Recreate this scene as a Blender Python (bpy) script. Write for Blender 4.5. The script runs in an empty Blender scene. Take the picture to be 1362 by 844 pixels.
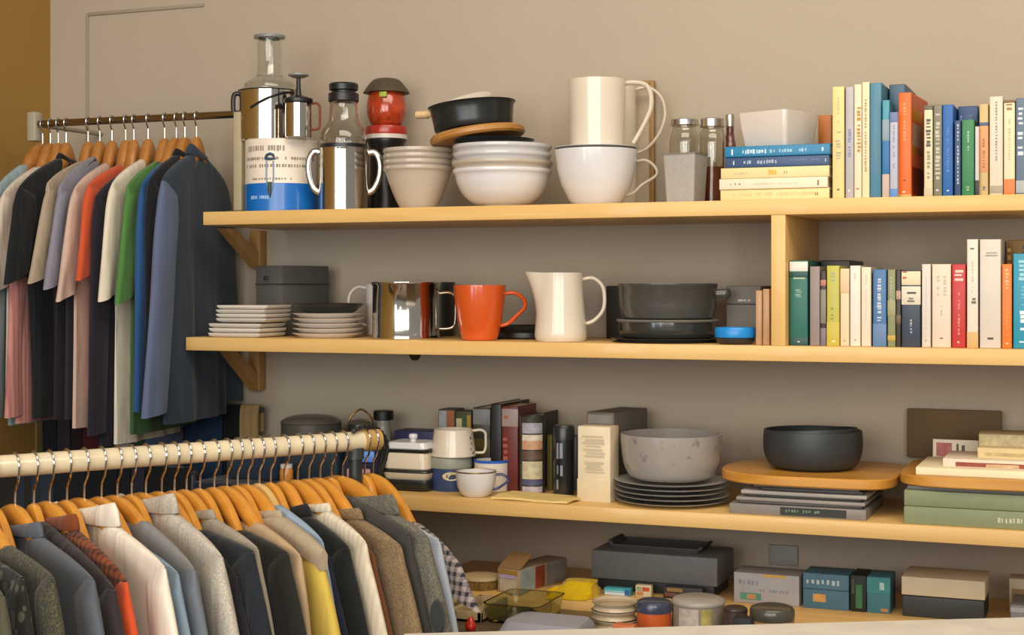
import bpy, bmesh, math, random
from mathutils import Vector, Matrix
from mathutils import noise as mnoise
R = math.radians
rnd = random.Random(7)
SC = bpy.context.scene
COL = SC.collection

# ------------------------------------------------------------------ camera
TH = R(21.9); F = 2000.0; HZ = 381.0; CAMY = -2.90; CAMZ = 1.5
FW = (-math.sin(TH), math.cos(TH)); RT = (math.cos(TH), math.sin(TH))

def depth_at(px, Y):
    u = (px - 681.0) / F
    return (Y - CAMY) / (FW[1] + u * RT[1])

def wx(px, Y):
    u = (px - 681.0) / F
    return depth_at(px, Y) * (FW[0] + u * RT[0])

def wz(px, py, Y):
    return CAMZ - (py - HZ) / F * depth_at(px, Y)

def ppm(px, Y):                       # pixels per metre, facing the lens
    return F / depth_at(px, Y)

def ray_yaw(px):                      # direction "to the right as seen from here" at this bearing
    return TH - math.atan((px - 681.0) / F)

cam_d = bpy.data.cameras.new('camera')
cam_d.sensor_fit = 'HORIZONTAL'; cam_d.sensor_width = 36.0
cam_d.lens = F / 1362.0 * 36.0
cam_d.shift_y = -(422.0 - HZ) / 1362.0
cam_d.clip_start = 0.05; cam_d.clip_end = 60
cam = bpy.data.objects.new('camera', cam_d); COL.objects.link(cam)
cam.location = (0, CAMY, CAMZ); cam.rotation_euler = (R(90), 0, TH)
SC.camera = cam

# ------------------------------------------------------------------ colour and materials
def s2l(c):
    return tuple((x / 12.92) if x <= 0.04045 else ((x + 0.055) / 1.055) ** 2.4 for x in c)

def rgb(c):
    if isinstance(c, str):
        c = c.lstrip('#'); c = tuple(int(c[i:i + 2], 16) / 255 for i in (0, 2, 4))
    return s2l(c)

MATS = {}
def new_mat(key):
    m = bpy.data.materials.new(key); m.use_nodes = True
    nt = m.node_tree; b = nt.nodes['Principled BSDF']
    return m, nt, b

def node(nt, typ, **kw):
    n = nt.nodes.new(typ)
    for k, v in kw.items():
        if k in n.inputs.keys(): n.inputs[k].default_value = v
        else: setattr(n, k, v)
    return n

def mixc(nt, fac, a, b, blend='MIX'):
    n = nt.nodes.new('ShaderNodeMix'); n.data_type = 'RGBA'; n.blend_type = blend
    for i, v in ((0, fac), (6, a), (7, b)):
        if hasattr(v, 'links'): nt.links.new(v, n.inputs[i])
        elif i == 0: n.inputs[0].default_value = v
        else: n.inputs[i].default_value = (*v[:3], 1)
    return n.outputs[2]

def coords(nt, scale=(1, 1, 1)):
    tc = nt.nodes.new('ShaderNodeTexCoord'); mp = nt.nodes.new('ShaderNodeMapping')
    mp.inputs['Scale'].default_value = scale
    nt.links.new(tc.outputs['Object'], mp.inputs['Vector'])
    return mp.outputs['Vector']

def bump(nt, b, h, strength, dist=0.002):
    bn = nt.nodes.new('ShaderNodeBump'); bn.inputs['Strength'].default_value = strength
    bn.inputs['Distance'].default_value = dist
    nt.links.new(h, bn.inputs['Height']); nt.links.new(bn.outputs['Normal'], b.inputs['Normal'])

def plain(c, rough=0.5, metal=0.0, var=0.06, scale=25.0, coat=0.0, bmp=0.0):
    key = f'plain_{c}_{rough}_{metal}_{var}_{scale}_{coat}_{bmp}'
    if key in MATS: return MATS[key]
    m, nt, b = new_mat('surface_' + str(len(MATS))); MATS[key] = m
    base = rgb(c)
    nz = node(nt, 'ShaderNodeTexNoise', Scale=scale, Detail=3.0)
    nt.links.new(coords(nt), nz.inputs['Vector'])
    d = tuple(x * (1 - var * 2) for x in base); l = tuple(min(1, x * (1 + var * 2)) for x in base)
    nt.links.new(mixc(nt, nz.outputs['Fac'], d, l), b.inputs['Base Color'])
    b.inputs['Roughness'].default_value = rough; b.inputs['Metallic'].default_value = metal
    if coat: b.inputs['Coat Weight'].default_value = coat; b.inputs['Coat Roughness'].default_value = 0.08
    if bmp: bump(nt, b, nz.outputs['Fac'], bmp)
    return m

def ceramic(c, rough=0.22, speck=0.0):
    key = f'cer_{c}_{rough}_{speck}'
    if key in MATS: return MATS[key]
    m, nt, b = new_mat('glaze_' + str(len(MATS))); MATS[key] = m
    base = rgb(c); v = coords(nt)
    nz = node(nt, 'ShaderNodeTexNoise', Scale=14.0, Detail=4.0); nt.links.new(v, nz.inputs['Vector'])
    out = mixc(nt, nz.outputs['Fac'], tuple(x * 0.93 for x in base), tuple(min(1, x * 1.05) for x in base))
    if speck:
        n2 = node(nt, 'ShaderNodeTexNoise', Scale=55.0, Detail=2.0); nt.links.new(v, n2.inputs['Vector'])
        rp = nt.nodes.new('ShaderNodeValToRGB'); rp.color_ramp.elements[0].position = 0.62; rp.color_ramp.elements[1].position = 0.72
        nt.links.new(n2.outputs['Fac'], rp.inputs['Fac'])
        mm = nt.nodes.new('ShaderNodeMath'); mm.operation = 'MULTIPLY'; mm.inputs[1].default_value = speck
        nt.links.new(rp.outputs['Color'], mm.inputs[0])
        out = mixc(nt, mm.outputs[0], out, tuple(x * 0.25 for x in base))
    nt.links.new(out, b.inputs['Base Color'])
    b.inputs['Roughness'].default_value = rough; b.inputs['Coat Weight'].default_value = 0.35; b.inputs['Coat Roughness'].default_value = 0.1
    return m

def metal(c='#c8c8c8', rough=0.12):
    key = f'met_{c}_{rough}'
    if key in MATS: return MATS[key]
    m, nt, b = new_mat('metal_' + str(len(MATS))); MATS[key] = m
    nz = node(nt, 'ShaderNodeTexNoise', Scale=40.0); nt.links.new(coords(nt, (1, 1, 8)), nz.inputs['Vector'])
    base = rgb(c)
    nt.links.new(mixc(nt, nz.outputs['Fac'], tuple(x * 0.9 for x in base), base), b.inputs['Base Color'])
    b.inputs['Metallic'].default_value = 1.0; b.inputs['Roughness'].default_value = rough
    return m

def glass(c='#ffffff', rough=0.02):
    key = f'glass_{c}_{rough}'
    if key in MATS: return MATS[key]
    m, nt, b = new_mat('glass_' + str(len(MATS))); MATS[key] = m
    nz = node(nt, 'ShaderNodeTexNoise', Scale=9.0); nt.links.new(coords(nt), nz.inputs['Vector'])
    base = rgb(c)
    nt.links.new(mixc(nt, nz.outputs['Fac'], tuple(x * 0.97 for x in base), base), b.inputs['Base Color'])
    b.inputs['Transmission Weight'].default_value = 1.0; b.inputs['Roughness'].default_value = rough; b.inputs['IOR'].default_value = 1.46
    return m

def wood(c1, c2, axis='x', rough=0.45, scale=1.0, coat=0.1):
    key = f'wood_{c1}_{c2}_{axis}_{scale}'
    if key in MATS: return MATS[key]
    m, nt, b = new_mat('wood_' + str(len(MATS))); MATS[key] = m
    sc = {'x': (1.2, 18, 18), 'y': (18, 1.2, 18), 'z': (18, 18, 1.2)}[axis]
    v = coords(nt, tuple(s * scale for s in sc))
    nz = node(nt, 'ShaderNodeTexNoise', Scale=2.5, Detail=6.0, Distortion=0.6); nt.links.new(v, nz.inputs['Vector'])
    rp = nt.nodes.new('ShaderNodeValToRGB')
    rp.color_ramp.elements[0].position = 0.3; rp.color_ramp.elements[1].position = 0.7
    rp.color_ramp.elements[0].color = (*rgb(c2), 1); rp.color_ramp.elements[1].color = (*rgb(c1), 1)
    nt.links.new(nz.outputs['Fac'], rp.inputs['Fac']); nt.links.new(rp.outputs['Color'], b.inputs['Base Color'])
    b.inputs['Roughness'].default_value = rough; b.inputs['Coat Weight'].default_value = coat
    bump(nt, b, nz.outputs['Fac'], 0.08, 0.001)
    return m

def cloth(c, kind='plain', c2=None, sc=1.0):
    key = f'cloth_{c}_{kind}_{c2}_{sc}'
    if key in MATS: return MATS[key]
    m, nt, b = new_mat('fabric_' + str(len(MATS))); MATS[key] = m
    base = rgb(c); second = rgb(c2) if c2 else tuple(x * 0.55 for x in base)
    v = coords(nt)
    big = node(nt, 'ShaderNodeTexNoise', Scale=9.0, Detail=4.0); nt.links.new(v, big.inputs['Vector'])
    fine = node(nt, 'ShaderNodeTexNoise', Scale=420.0, Detail=1.0); nt.links.new(v, fine.inputs['Vector'])
    out = mixc(nt, big.outputs['Fac'], tuple(x * 0.84 for x in base), tuple(min(1, x * 1.12) for x in base))
    if kind == 'tweed':
        n2 = node(nt, 'ShaderNodeTexNoise', Scale=330.0 * sc, Detail=3.0); nt.links.new(v, n2.inputs['Vector'])
        rp = nt.nodes.new('ShaderNodeValToRGB'); rp.color_ramp.elements[0].position = 0.4; rp.color_ramp.elements[1].position = 0.62
        nt.links.new(n2.outputs['Fac'], rp.inputs['Fac'])
        out = mixc(nt, rp.outputs['Color'], out, second)
    elif kind == 'print':
        n2 = node(nt, 'ShaderNodeTexVoronoi', Scale=48.0 * sc); nt.links.new(v, n2.inputs['Vector'])
        rp = nt.nodes.new('ShaderNodeValToRGB'); rp.color_ramp.elements[0].position = 0.28; rp.color_ramp.elements[1].position = 0.38
        rp.color_ramp.elements[0].color = (1, 1, 1, 1); rp.color_ramp.elements[1].color = (0, 0, 0, 1)
        nt.links.new(n2.outputs['Distance'], rp.inputs['Fac'])
        out = mixc(nt, rp.outputs['Color'], out, second)
    elif kind in ('plaid', 'stripe', 'rib'):
        fac = None
        for d in (('X', 'Z') if kind == 'plaid' else (('X',) if kind == 'rib' else ('Z',))):
            w = node(nt, 'ShaderNodeTexWave', Scale=(14.0 if kind == 'plaid' else 26.0) * sc, Distortion=0.4); w.bands_direction = d
            nt.links.new(v, w.inputs['Vector'])
            rp = nt.nodes.new('ShaderNodeValToRGB'); rp.color_ramp.elements[0].position = 0.5; rp.color_ramp.elements[1].position = 0.6
            nt.links.new(w.outputs['Fac'], rp.inputs['Fac'])
            if fac is None: fac = rp.outputs['Color']
            else: fac = mixc(nt, 0.5, fac, rp.outputs['Color'])
        out = mixc(nt, fac, out, second)
    nt.links.new(out, b.inputs['Base Color'])
    b.inputs['Roughness'].default_value = 0.92; b.inputs['Specular IOR Level'].default_value = 0.2
    b.inputs['Sheen Weight'].default_value = 0.12
    fold = node(nt, 'ShaderNodeTexNoise', Scale=1.0, Detail=2.5, Distortion=0.8); nt.links.new(coords(nt, (17, 17, 3.2)), fold.inputs['Vector'])
    b1 = nt.nodes.new('ShaderNodeBump'); b1.inputs['Strength'].default_value = 0.75; b1.inputs['Distance'].default_value = 0.011
    nt.links.new(fold.outputs['Fac'], b1.inputs['Height'])
    b2 = nt.nodes.new('ShaderNodeBump'); b2.inputs['Strength'].default_value = 0.25; b2.inputs['Distance'].default_value = 0.0008
    nt.links.new(fine.outputs['Fac'], b2.inputs['Height']); nt.links.new(b1.outputs['Normal'], b2.inputs['Normal']); nt.links.new(b2.outputs['Normal'], b.inputs['Normal'])
    return m

# ------------------------------------------------------------------ mesh builder
class MB:
    def __init__(self): self.v = []; self.f = []; self.mi = []
    def add(self, vs, fs, mi=0, M=None):
        o = len(self.v)
        for p in vs: self.v.append(tuple(M @ Vector(p)) if M else tuple(p))
        for f in fs: self.f.append(tuple(i + o for i in f)); self.mi.append(mi)
        return self
    def bm(self, bm, mi=0, M=None):
        bm.verts.index_update()
        self.add([v.co.copy() for v in bm.verts], [[v.index for v in f.verts] for f in bm.faces], mi, M)
        bm.free(); return self
    def box(self, lo, hi, mi=0, bev=0.0, M=None, seg=2):
        bm = bmesh.new(); bmesh.ops.create_cube(bm, size=1.0)
        c = [(a + b) / 2 for a, b in zip(lo, hi)]; s = [abs(b - a) for a, b in zip(lo, hi)]
        for v in bm.verts: v.co = Vector((v.co.x * s[0] + c[0], v.co.y * s[1] + c[1], v.co.z * s[2] + c[2]))
        if bev: bmesh.ops.bevel(bm, geom=bm.edges[:], offset=min(bev, min(s) * 0.45), segments=seg, affect='EDGES', profile=0.5)
        return self.bm(bm, mi, M)
    def frustum(self, base, top, z0, z1, mi=0, bev=0.0, M=None, off=(0, 0)):
        # base/top = (half x, half y)
        bm = bmesh.new(); bmesh.ops.create_cube(bm, size=2.0)
        for v in bm.verts:
            h = top if v.co.z > 0 else base; o = off if v.co.z > 0 else (0, 0)
            v.co = Vector((v.co.x * h[0] + o[0], v.co.y * h[1] + o[1], z1 if v.co.z > 0 else z0))
        if bev: bmesh.ops.bevel(bm, geom=bm.edges[:], offset=bev, segments=2, affect='EDGES', profile=0.5)
        return self.bm(bm, mi, M)
    def rings(self, rings, mi=0, cap0=True, cap1=True, M=None):
        n = len(rings[0]); vs = [p for r in rings for p in r]; fs = []
        for i in range(len(rings) - 1):
            for j in range(n):
                k = (j + 1) % n
                fs.append((i * n + j, i * n + k, (i + 1) * n + k, (i + 1) * n + j))
        if cap0: fs.append(tuple(reversed(range(n))))
        if cap1: fs.append(tuple(range((len(rings) - 1) * n, len(rings) * n)))
        return self.add(vs, fs, mi, M)
    def lathe(self, prof, n=40, mi=0, M=None, sx=1.0, sy=1.0, cap=True):
        # prof: list of (r, z), from bottom centre outward; r=0 closes
        rings = [[(max(r, 1e-5) * sx * math.cos(2 * math.pi * j / n), max(r, 1e-5) * sy * math.sin(2 * math.pi * j / n), z) for j in range(n)] for r, z in prof]
        return self.rings(rings, mi, cap, cap, M)
    def tube(self, pts, r, n=10, mi=0, M=None, flat=None, closed=False):
        pts = [Vector(p) for p in pts]; rings = []; up = None
        N = len(pts)
        for i, p in enumerate(pts):
            if closed: t = pts[(i + 1) % N] - pts[i - 1]
            else: t = pts[min(i + 1, N - 1)] - pts[max(i - 1, 0)]
            t.normalize()
            if up is None:
                up = Vector((0, 0, 1)) if abs(t.z) < 0.9 else Vector((0, 1, 0))
            a = t.cross(up).normalized(); bb = a.cross(t).normalized(); up = bb
            rr = r[i] if isinstance(r, (list, tuple)) else r
            fl = flat or (1, 1)
            rings.append([tuple(p + a * (rr * fl[0] * math.cos(2 * math.pi * j / n)) + bb * (rr * fl[1] * math.sin(2 * math.pi * j / n))) for j in range(n)])
        if closed:
            rings.append(rings[0]); return self.rings(rings, mi, False, False, M)
        return self.rings(rings, mi, True, True, M)
    def prism(self, poly, y0, y1, mi=0, M=None):        # poly in x,z extruded along y
        n = len(poly)
        vs = [(x, y0, z) for x, z in poly] + [(x, y1, z) for x, z in poly]
        fs = [tuple(range(n)), tuple(reversed(range(n, 2 * n)))]
        for i in range(n):
            k = (i + 1) % n; fs.append((i, n + i, n + k, k))
        return self.add(vs, fs, mi, M)
    def build(self, name, mats, parent=None, loc=(0, 0, 0), rot=(0, 0, 0), smooth=True, angle=40):
        me = bpy.data.meshes.new(name); me.from_pydata(self.v, [], self.f)
        if not isinstance(mats, (list, tuple)): mats = [mats]
        for m in mats: me.materials.append(m)
        me.polygons.foreach_set('material_index', self.mi)
        bm = bmesh.new(); bm.from_mesh(me); bmesh.ops.recalc_face_normals(bm, faces=bm.faces[:]); bm.to_mesh(me); bm.free()
        if smooth:
            me.shade_smooth(); me.set_sharp_from_angle(angle=R(angle))
        me.update()
        o = bpy.data.objects.new(name, me); COL.objects.link(o)
        o.location = loc; o.rotation_euler = rot
        if parent is not None: o.parent = parent
        return o

def spline(pts, n=6):
    P = [Vector(p) for p in pts]; out = []
    for i in range(len(P) - 1):
        p0 = P[max(i - 1, 0)]; p1 = P[i]; p2 = P[i + 1]; p3 = P[min(i + 2, len(P) - 1)]
        for k in range(n):
            t = k / n
            out.append(0.5 * ((2 * p1) + (-p0 + p2) * t + (2 * p0 - 5 * p1 + 4 * p2 - p3) * t * t + (-p0 + 3 * p1 - 3 * p2 + p3) * t ** 3))
    out.append(P[-1]); return out

def lspline(prof, n=5):
    return [(max(p.x, 0), p.z) for p in spline([(r, 0, z) for r, z in prof], n)]

def tag(o, label, cat, group=None, kind=None):
    o['label'] = label; o['category'] = cat
    if group: o['group'] = group
    if kind: o['kind'] = kind
    return o

def thing(name, label, cat, loc=(0, 0, 0), rz=0.0, group=None, rot=None):
    o = bpy.data.objects.new(name, None); COL.objects.link(o)
    o.empty_display_size = 0.05
    o.location = loc; o.rotation_euler = rot if rot else (0, 0, rz)
    return tag(o, label, cat, group)

def struct(o): o['kind'] = 'structure'; return o
# ------------------------------------------------------------------ the setting
def zavg(pts, Y): return sum(wz(px, py, Y) for px, py in pts) / len(pts)
YF = -0.32
ZT = zavg([(270, 282), (816, 270), (1362, 257)], YF)      # tops of the four shelves
ZM = zavg([(247, 447), (800, 457), (1362, 465)], YF)
ZB = zavg([(560, 664), (950, 683), (1362, 702)], YF)
ZL = zavg([(760, 800)], YF)
TT = 0.0268                                               # board thickness

def wall_mat(c, name):
    m, nt, b = new_mat(name); v = coords(nt)
    n1 = node(nt, 'ShaderNodeTexNoise', Scale=1.6, Detail=5.0); n2 = node(nt, 'ShaderNodeTexNoise', Scale=260.0, Detail=2.0)
    nt.links.new(v, n1.inputs['Vector']); nt.links.new(v, n2.inputs['Vector'])
    base = rgb(c)
    o = mixc(nt, n1.outputs['Fac'], tuple(x * 0.9 for x in base), tuple(x * 1.08 for x in base))
    o = mixc(nt, n2.outputs['Fac'], mixc(nt, 0.86, (0, 0, 0), o), o)
    nt.links.new(o, b.inputs['Base Color']); b.inputs['Roughness'].default_value = 0.95
    b.inputs['Specular IOR Level'].default_value = 0.15
    bump(nt, b, n2.outputs['Fac'], 0.3, 0.001); return m

M_WALL = wall_mat('#b1a492', 'wall_plaster')
M_OCHRE = wall_mat('#a07c42', 'ochre_plaster')
M_TRIM = wall_mat('#b0a08a', 'trim_paint')
M_TRIM_DK = wall_mat('#9c917f', 'trim_dark_paint')  # slightly darker colour for the thin panel lines
M_FLOOR = wood('#8a6d4c', '#6d5238', 'x', 0.5)
XL = wx(67, 0.0)
struct(MB().box((XL - 0.12, 0, 0), (3.4, 0.12, 3.0)).build('wall_back', M_WALL))
struct(MB().box((XL - 0.12, -4.6, 0), (XL, 0, 3.0)).build('wall_left', M_OCHRE))
struct(MB().box((XL - 0.12, -5.6, -0.1), (3.4, 0.12, 0)).build('floor', M_FLOOR))
# flat frame moulding on the wall, upper left
def wallbar(name, p0, p1, w, m, d=0.006):
    x0, z0 = wx(p0[0], 0), wz(p0[0], p0[1], 0); x1, z1 = wx(p1[0], 0), wz(p1[0], p1[1], 0)
    if abs(x1 - x0) < abs(z1 - z0): lo, hi = (x0 - w / 2, -d, min(z0, z1)), (x0 + w / 2, 0.0, max(z0, z1))
    else: z = (z0 + z1) / 2; lo, hi = (min(x0, x1), -d, z - w / 2), (max(x0, x1), 0.0, z + w / 2)
    return struct(MB().box(lo, hi, bev=0.002).build(name, m))
wallbar('trim_1', (117, 420), (117, 18), 0.007, M_TRIM_DK, 0.004)
wallbar('trim_2', (117, 17), (272, 9), 0.008, M_TRIM_DK, 0.004)
# pale cover plate and patch on the wall under the lowest board
def wallplate(name, x0, y0, x1, y1, m, d=0.006):
    return struct(MB().box((wx(x0, 0), -d, wz((x0 + x1) / 2, y1, 0)), (wx(x1, 0), 0, wz((x0 + x1) / 2, y0, 0)), bev=0.002).build(name, m))
wallplate('trim_3', 1023, 724, 1062, 751, plain('#8f8b86', 0.6))

M_PINE = wood('#dfb875', '#d4a860', 'x', 0.5)
M_PINEZ = wood('#dfb875', '#d4a860', 'z', 0.5)
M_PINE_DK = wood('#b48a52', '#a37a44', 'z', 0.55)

def shelf(label, pxl, z, yf=YF, brackets=(), pxr=1500):
    t = thing('wall_shelf', label, 'shelf', (wx(pxl, yf), 0, z - TT), group='pine wall shelves')
    L = wx(pxr, yf) - wx(pxl, yf)
    MB().box((0, yf, 0), (L, 0, TT), bev=0.0015).build('board', M_PINE, t)
    for bx, ext, drop in brackets:
        x = wx(bx, -0.02) - wx(pxl, yf)
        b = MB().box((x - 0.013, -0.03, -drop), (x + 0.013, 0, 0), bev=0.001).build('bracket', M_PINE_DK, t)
        m = MB(); d = 0.026
        poly = [(-ext, 0), (-ext + d * 1.35, 0), (-0.0301, -drop * 0.8 + d * 0.6), (-0.0301, -drop * 0.8 - d * 0.8)]
        n = len(poly)
        vs = [(x - 0.011, y, zz) for y, zz in poly] + [(x + 0.011, y, zz) for y, zz in poly]
        fs = [tuple(range(n)), tuple(reversed(range(n, 2 * n)))] + [(i, n + i, n + (i + 1) % n, (i + 1) % n) for i in range(n)]
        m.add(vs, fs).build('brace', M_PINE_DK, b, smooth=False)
    return t
shelf('topmost pine wall shelf, carrying the pitcher, bowls and tall books', 270, ZT, brackets=[(342, 0.165, 0.078)])
shelf('second pine wall shelf from the top, carrying the orange mug', 247, ZM, brackets=[(341, 0.165, 0.1)])
shelf('third pine wall shelf, carrying the wooden boards and black bowl', 262, ZB, brackets=[(430, 0.15, 0.09)])
shelf('lowest pine wall shelf, mostly hidden behind the pale counter', 540, ZL, brackets=[(700, 0.15, 0.09)])
# upright between top and second board
xd = wx(1035, YF)
o = MB().box((-0.0125, YF + 0.001, 0), (0.0125, -0.001, ZT - TT - ZM), bev=0.001).build('shelf_divider', M_PINEZ, loc=(xd, 0, ZM))
tag(o, 'upright pine divider board between top and second shelf', 'divider')
# dark knob under second board
kx = wx(552, -0.27)
o = MB().lathe(lspline([(0.0, -0.014), (0.006, -0.013), (0.011, -0.006), (0.0125, 0)], 4), 20).build('shelf_hook_knob', plain('#1c1712', 0.4), loc=(kx, -0.27, ZM - TT))
tag(o, 'small dark round knob under the second shelf', 'knob')

# ------------------------------------------------------------------ light and world
w = bpy.data.worlds.new('world'); SC.world = w; w.use_nodes = True
bg = w.node_tree.nodes['Background']; bg.inputs['Color'].default_value = (1.0, 0.9, 0.78, 1); bg.inputs['Strength'].default_value = 0.33
def area(name, loc, target, sx, sy, power, col):
    l = bpy.data.lights.new(name, 'AREA'); l.shape = 'RECTANGLE'; l.size = sx; l.size_y = sy; l.energy = power; l.color = col
    o = bpy.data.objects.new(name, l); COL.objects.link(o); o.location = loc
    o.rotation_euler = (Vector(target) - Vector(loc)).to_track_quat('-Z', 'Y').to_euler(); return o
area('ceiling_light_panel', (0.0, -1.8, 3.0), (-0.5, -0.1, 1.3), 2.6, 0.9, 44, (1.0, 0.88, 0.72))
area('front_fill_light', (-0.2, -4.4, 1.95), (-0.7, 0, 1.4), 3.2, 1.6, 84, (1.0, 0.91, 0.79))  # fill added behind the camera to brighten the wall under the shelves
area('reflection_strip_light', (-1.9, -3.9, 1.7), (-1.2, 0, 1.35), 0.28, 1.7, 17, (0.62, 0.8, 1.0))  # this and next two: cool strips added for bluish streaks on the metals
area('reflection_strip_light', (-0.75, -4.5, 1.6), (-1.0, 0, 1.4), 0.2, 1.5, 9, (0.66, 0.83, 1.0))
area('reflection_strip_light', (1.2, -4.2, 1.9), (-0.6, 0, 1.4), 0.25, 1.7, 16, (0.7, 0.85, 1.0))
SC.view_settings.view_transform = 'Standard'
SC.view_settings.look = 'None'
SC.view_settings.exposure = 0.0

# ------------------------------------------------------------------ shared builders
def shell(prof, th):
    z0 = prof[0][1]; inner = [(max(r - th, 0.0005), z) for r, z in reversed(prof) if z > z0 + th]
    return [(0, z0)] + prof + inner + [(0, z0 + th)]

def glyphs(mb, rr, x0, x1, z0, z1, y, mi, along='z', lead=0.0065):
    """rows of letter-like strokes filling a rectangle of the x/z plane at depth y"""
    if along == 'z':
        z = z1; 
        while z - lead > z0:
            g = lead * rr.uniform(0.35, 0.85)
            if rr.random() > 0.14:
                a = x0 + (x1 - x0) * rr.uniform(0, 0.22); b = x1 - (x1 - x0) * rr.uniform(0, 0.22)
                mb.add([(a, y, z - g), (b, y, z - g), (b, y, z), (a, y, z)], [(0, 1, 2, 3)], mi)
            z -= lead
    else:
        x = x0
        while x + lead < x1:
            g = lead * rr.uniform(0.35, 0.85)
            if rr.random() > 0.14:
                a = z0 + (z1 - z0) * rr.uniform(0, 0.22); b = z1 - (z1 - z0) * rr.uniform(0, 0.22)
                mb.add([(x, y, a), (x + g, y, a), (x + g, y, b), (x, y, b)], [(0, 1, 2, 3)], mi)
            x += lead

M_PAGE = plain('#d9c9a4', 0.9, var=0.1, scale=90)
def dim(c, k=0.93):
    c = c.lstrip('#'); return '#' + ''.join('%02x' % int(int(c[i:i + 2], 16) * k) for i in (0, 2, 4))
def book_mesh(t, w, h, d, col, bands=(), titles=(), pages=True, coverart=(), rough=0.45):
    col = dim(col)
    rr = random.Random(int(w * 1e6) + int(h * 1e5))
    mats = [plain(col, rough, var=0.05, scale=18)]; mb = MB()
    b = min(0.0022, w * 0.16)
    mb.box((-w / 2, 0, 0), (w / 2, b * 1.6, h), 0, bev=b * 0.7)
    mb.box((-w / 2, b, 0), (-w / 2 + b, d, h)); mb.box((w / 2 - b, b, 0), (w / 2, d, h))
    def mi(c):
        m = plain(dim(c), rough, var=0.04, scale=18)
        if m not in mats: mats.append(m)
        return mats.index(m)
    for z0, z1, c in bands:
        mb.box((-w / 2 - 0.0002, -0.0003, z0 * h), (w / 2 + 0.0002, b * 0.8, z1 * h), mi(c), bev=b * 0.3)
    for z0, z1, x0, x1, c, lead in titles:
        glyphs(mb, rr, (x0 - 0.5) * w, (x1 - 0.5) * w, z0 * h, z1 * h, -0.0006, mi(c), 'z', lead)
    for y0, y1, z0, z1, c in coverart:                     # art on the right-hand cover
        mb.box((w / 2 - 0.001, y0 * d, z0 * h), (w / 2 + 0.0003, y1 * d, z1 * h), mi(c))
    mb.build('cover', mats, t, angle=50)
    if pages:
        MB().box((-w / 2 + b, b * 1.5, 0.0015), (w / 2 - b, d - 0.003, h - 0.0018)).build('pages', M_PAGE, t, smooth=False)

def book(label, x0, x1, top, z, col, bands=(), titles=(), Y=-0.295, d=0.14, yaw=0.0, group=None, coverart=(), name='paperback_book', rough=0.45):
    xc = (x0 + x1) / 2; a, b = wx(x0, Y), wx(x1, Y)
    w = (b - a) * 0.985; h = wz(xc, top, Y) - z
    t = thing(name, label, 'book', ((a + b) / 2, Y, z), yaw, group)
    book_mesh(t, w, h, d, col, bands, titles, coverart=coverart, rough=rough); return t

def flat_book(label, x0, x1, ytop, ybot, Y, col, d=0.13, titles=(), bands=(), group=None, z=None, yaw=0.0, name='paperback_book', rough=0.45):
    xc = (x0 + x1) / 2; a, b = wx(x0, Y), wx(x1, Y)
    zb = wz(xc, ybot, Y) if z is None else z
    th = wz(xc, ytop, Y) - zb if z is None else (ybot - ytop) / ppm(xc, Y)
    t = thing(name, label, 'book', (a, Y, zb + th / 2), group=group, rot=(0, R(90), yaw))
    book_mesh(t, th * 0.985, b - a, d, col, bands, titles, rough=rough); return t, zb + th

def loop_handle(z0, z1, r0, r1, ext, rad, flat=(1.0, 0.7), n=12, square=0.0):
    """handle in the +x direction from (r1,z1) round to (r0,z0)"""
    h = z1 - z0
    if square:
        pts = [(r1 - 0.003, 0, z1), (r1 + ext * 0.6, 0, z1 + 0.002), (r1 + ext * 0.95, 0, z1 - h * 0.08), (r1 + ext, 0, z1 - h * 0.3), (r1 + ext, 0, z0 + h * 0.3), (r1 + ext * 0.9, 0, z0 + h * 0.07), (r0 + ext * 0.5, 0, z0), (r0 - 0.003, 0, z0)]
    else:
        pts = [(r1 - 0.003, 0, z1 - h * 0.03), (r1 + ext * 0.45, 0, z1), (r1 + ext * 0.88, 0, z1 - h * 0.16), (r1 + ext, 0, z1 - h * 0.42), (r0 + ext * 0.8, 0, z0 + h * 0.3), (r0 + ext * 0.38, 0, z0 + h * 0.08), (r0 - 0.003, 0, z0)]
    return MB().tube(spline(pts, 5), rad, n, flat=flat)

def cup(name, label, cat, pxc, hw_top, hw_bot, ytop, z, Y, mat, handle=None, prof=None, th=0.003, group=None, left=False, hrad=0.0045, hmat=None, ext=None, hz=(0.18, 0.82), square=0.0, hyaw=0.0):
    s = ppm(pxc, Y); rt, rb = hw_top / s, hw_bot / s; h = wz(pxc, ytop, Y) - z
    t = thing(name, label, cat, (wx(pxc, Y), Y, z), ray_yaw(pxc) + (math.pi if left else 0) + hyaw, group)
    if prof is None:
        prof = [(rb * 0.93, 0), (rb, h * 0.03), (rb + (rt - rb) * 0.35, h * 0.2), (rb + (rt - rb) * 0.7, h * 0.5), (rt, h * 0.96), (rt, h)]
    else: prof = [(r * rt, zz * h) for r, zz in prof]
    MB().lathe(shell(prof, th), 48).build('body', mat, t)
    def rad_at(zz):
        for (r0, a), (r1, b) in zip(prof, prof[1:]):
            if a <= zz <= b: return r0 + (r1 - r0) * (zz - a) / max(b - a, 1e-6)
        return prof[-1][0]
    if handle:
        z0, z1 = hz[0] * h, hz[1] * h
        loop_handle(z0, z1, rad_at(z0), rad_at(z1), handle / s, hrad, square=square).build('handle', hmat or mat, t)
    return t, h, rt

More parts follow.
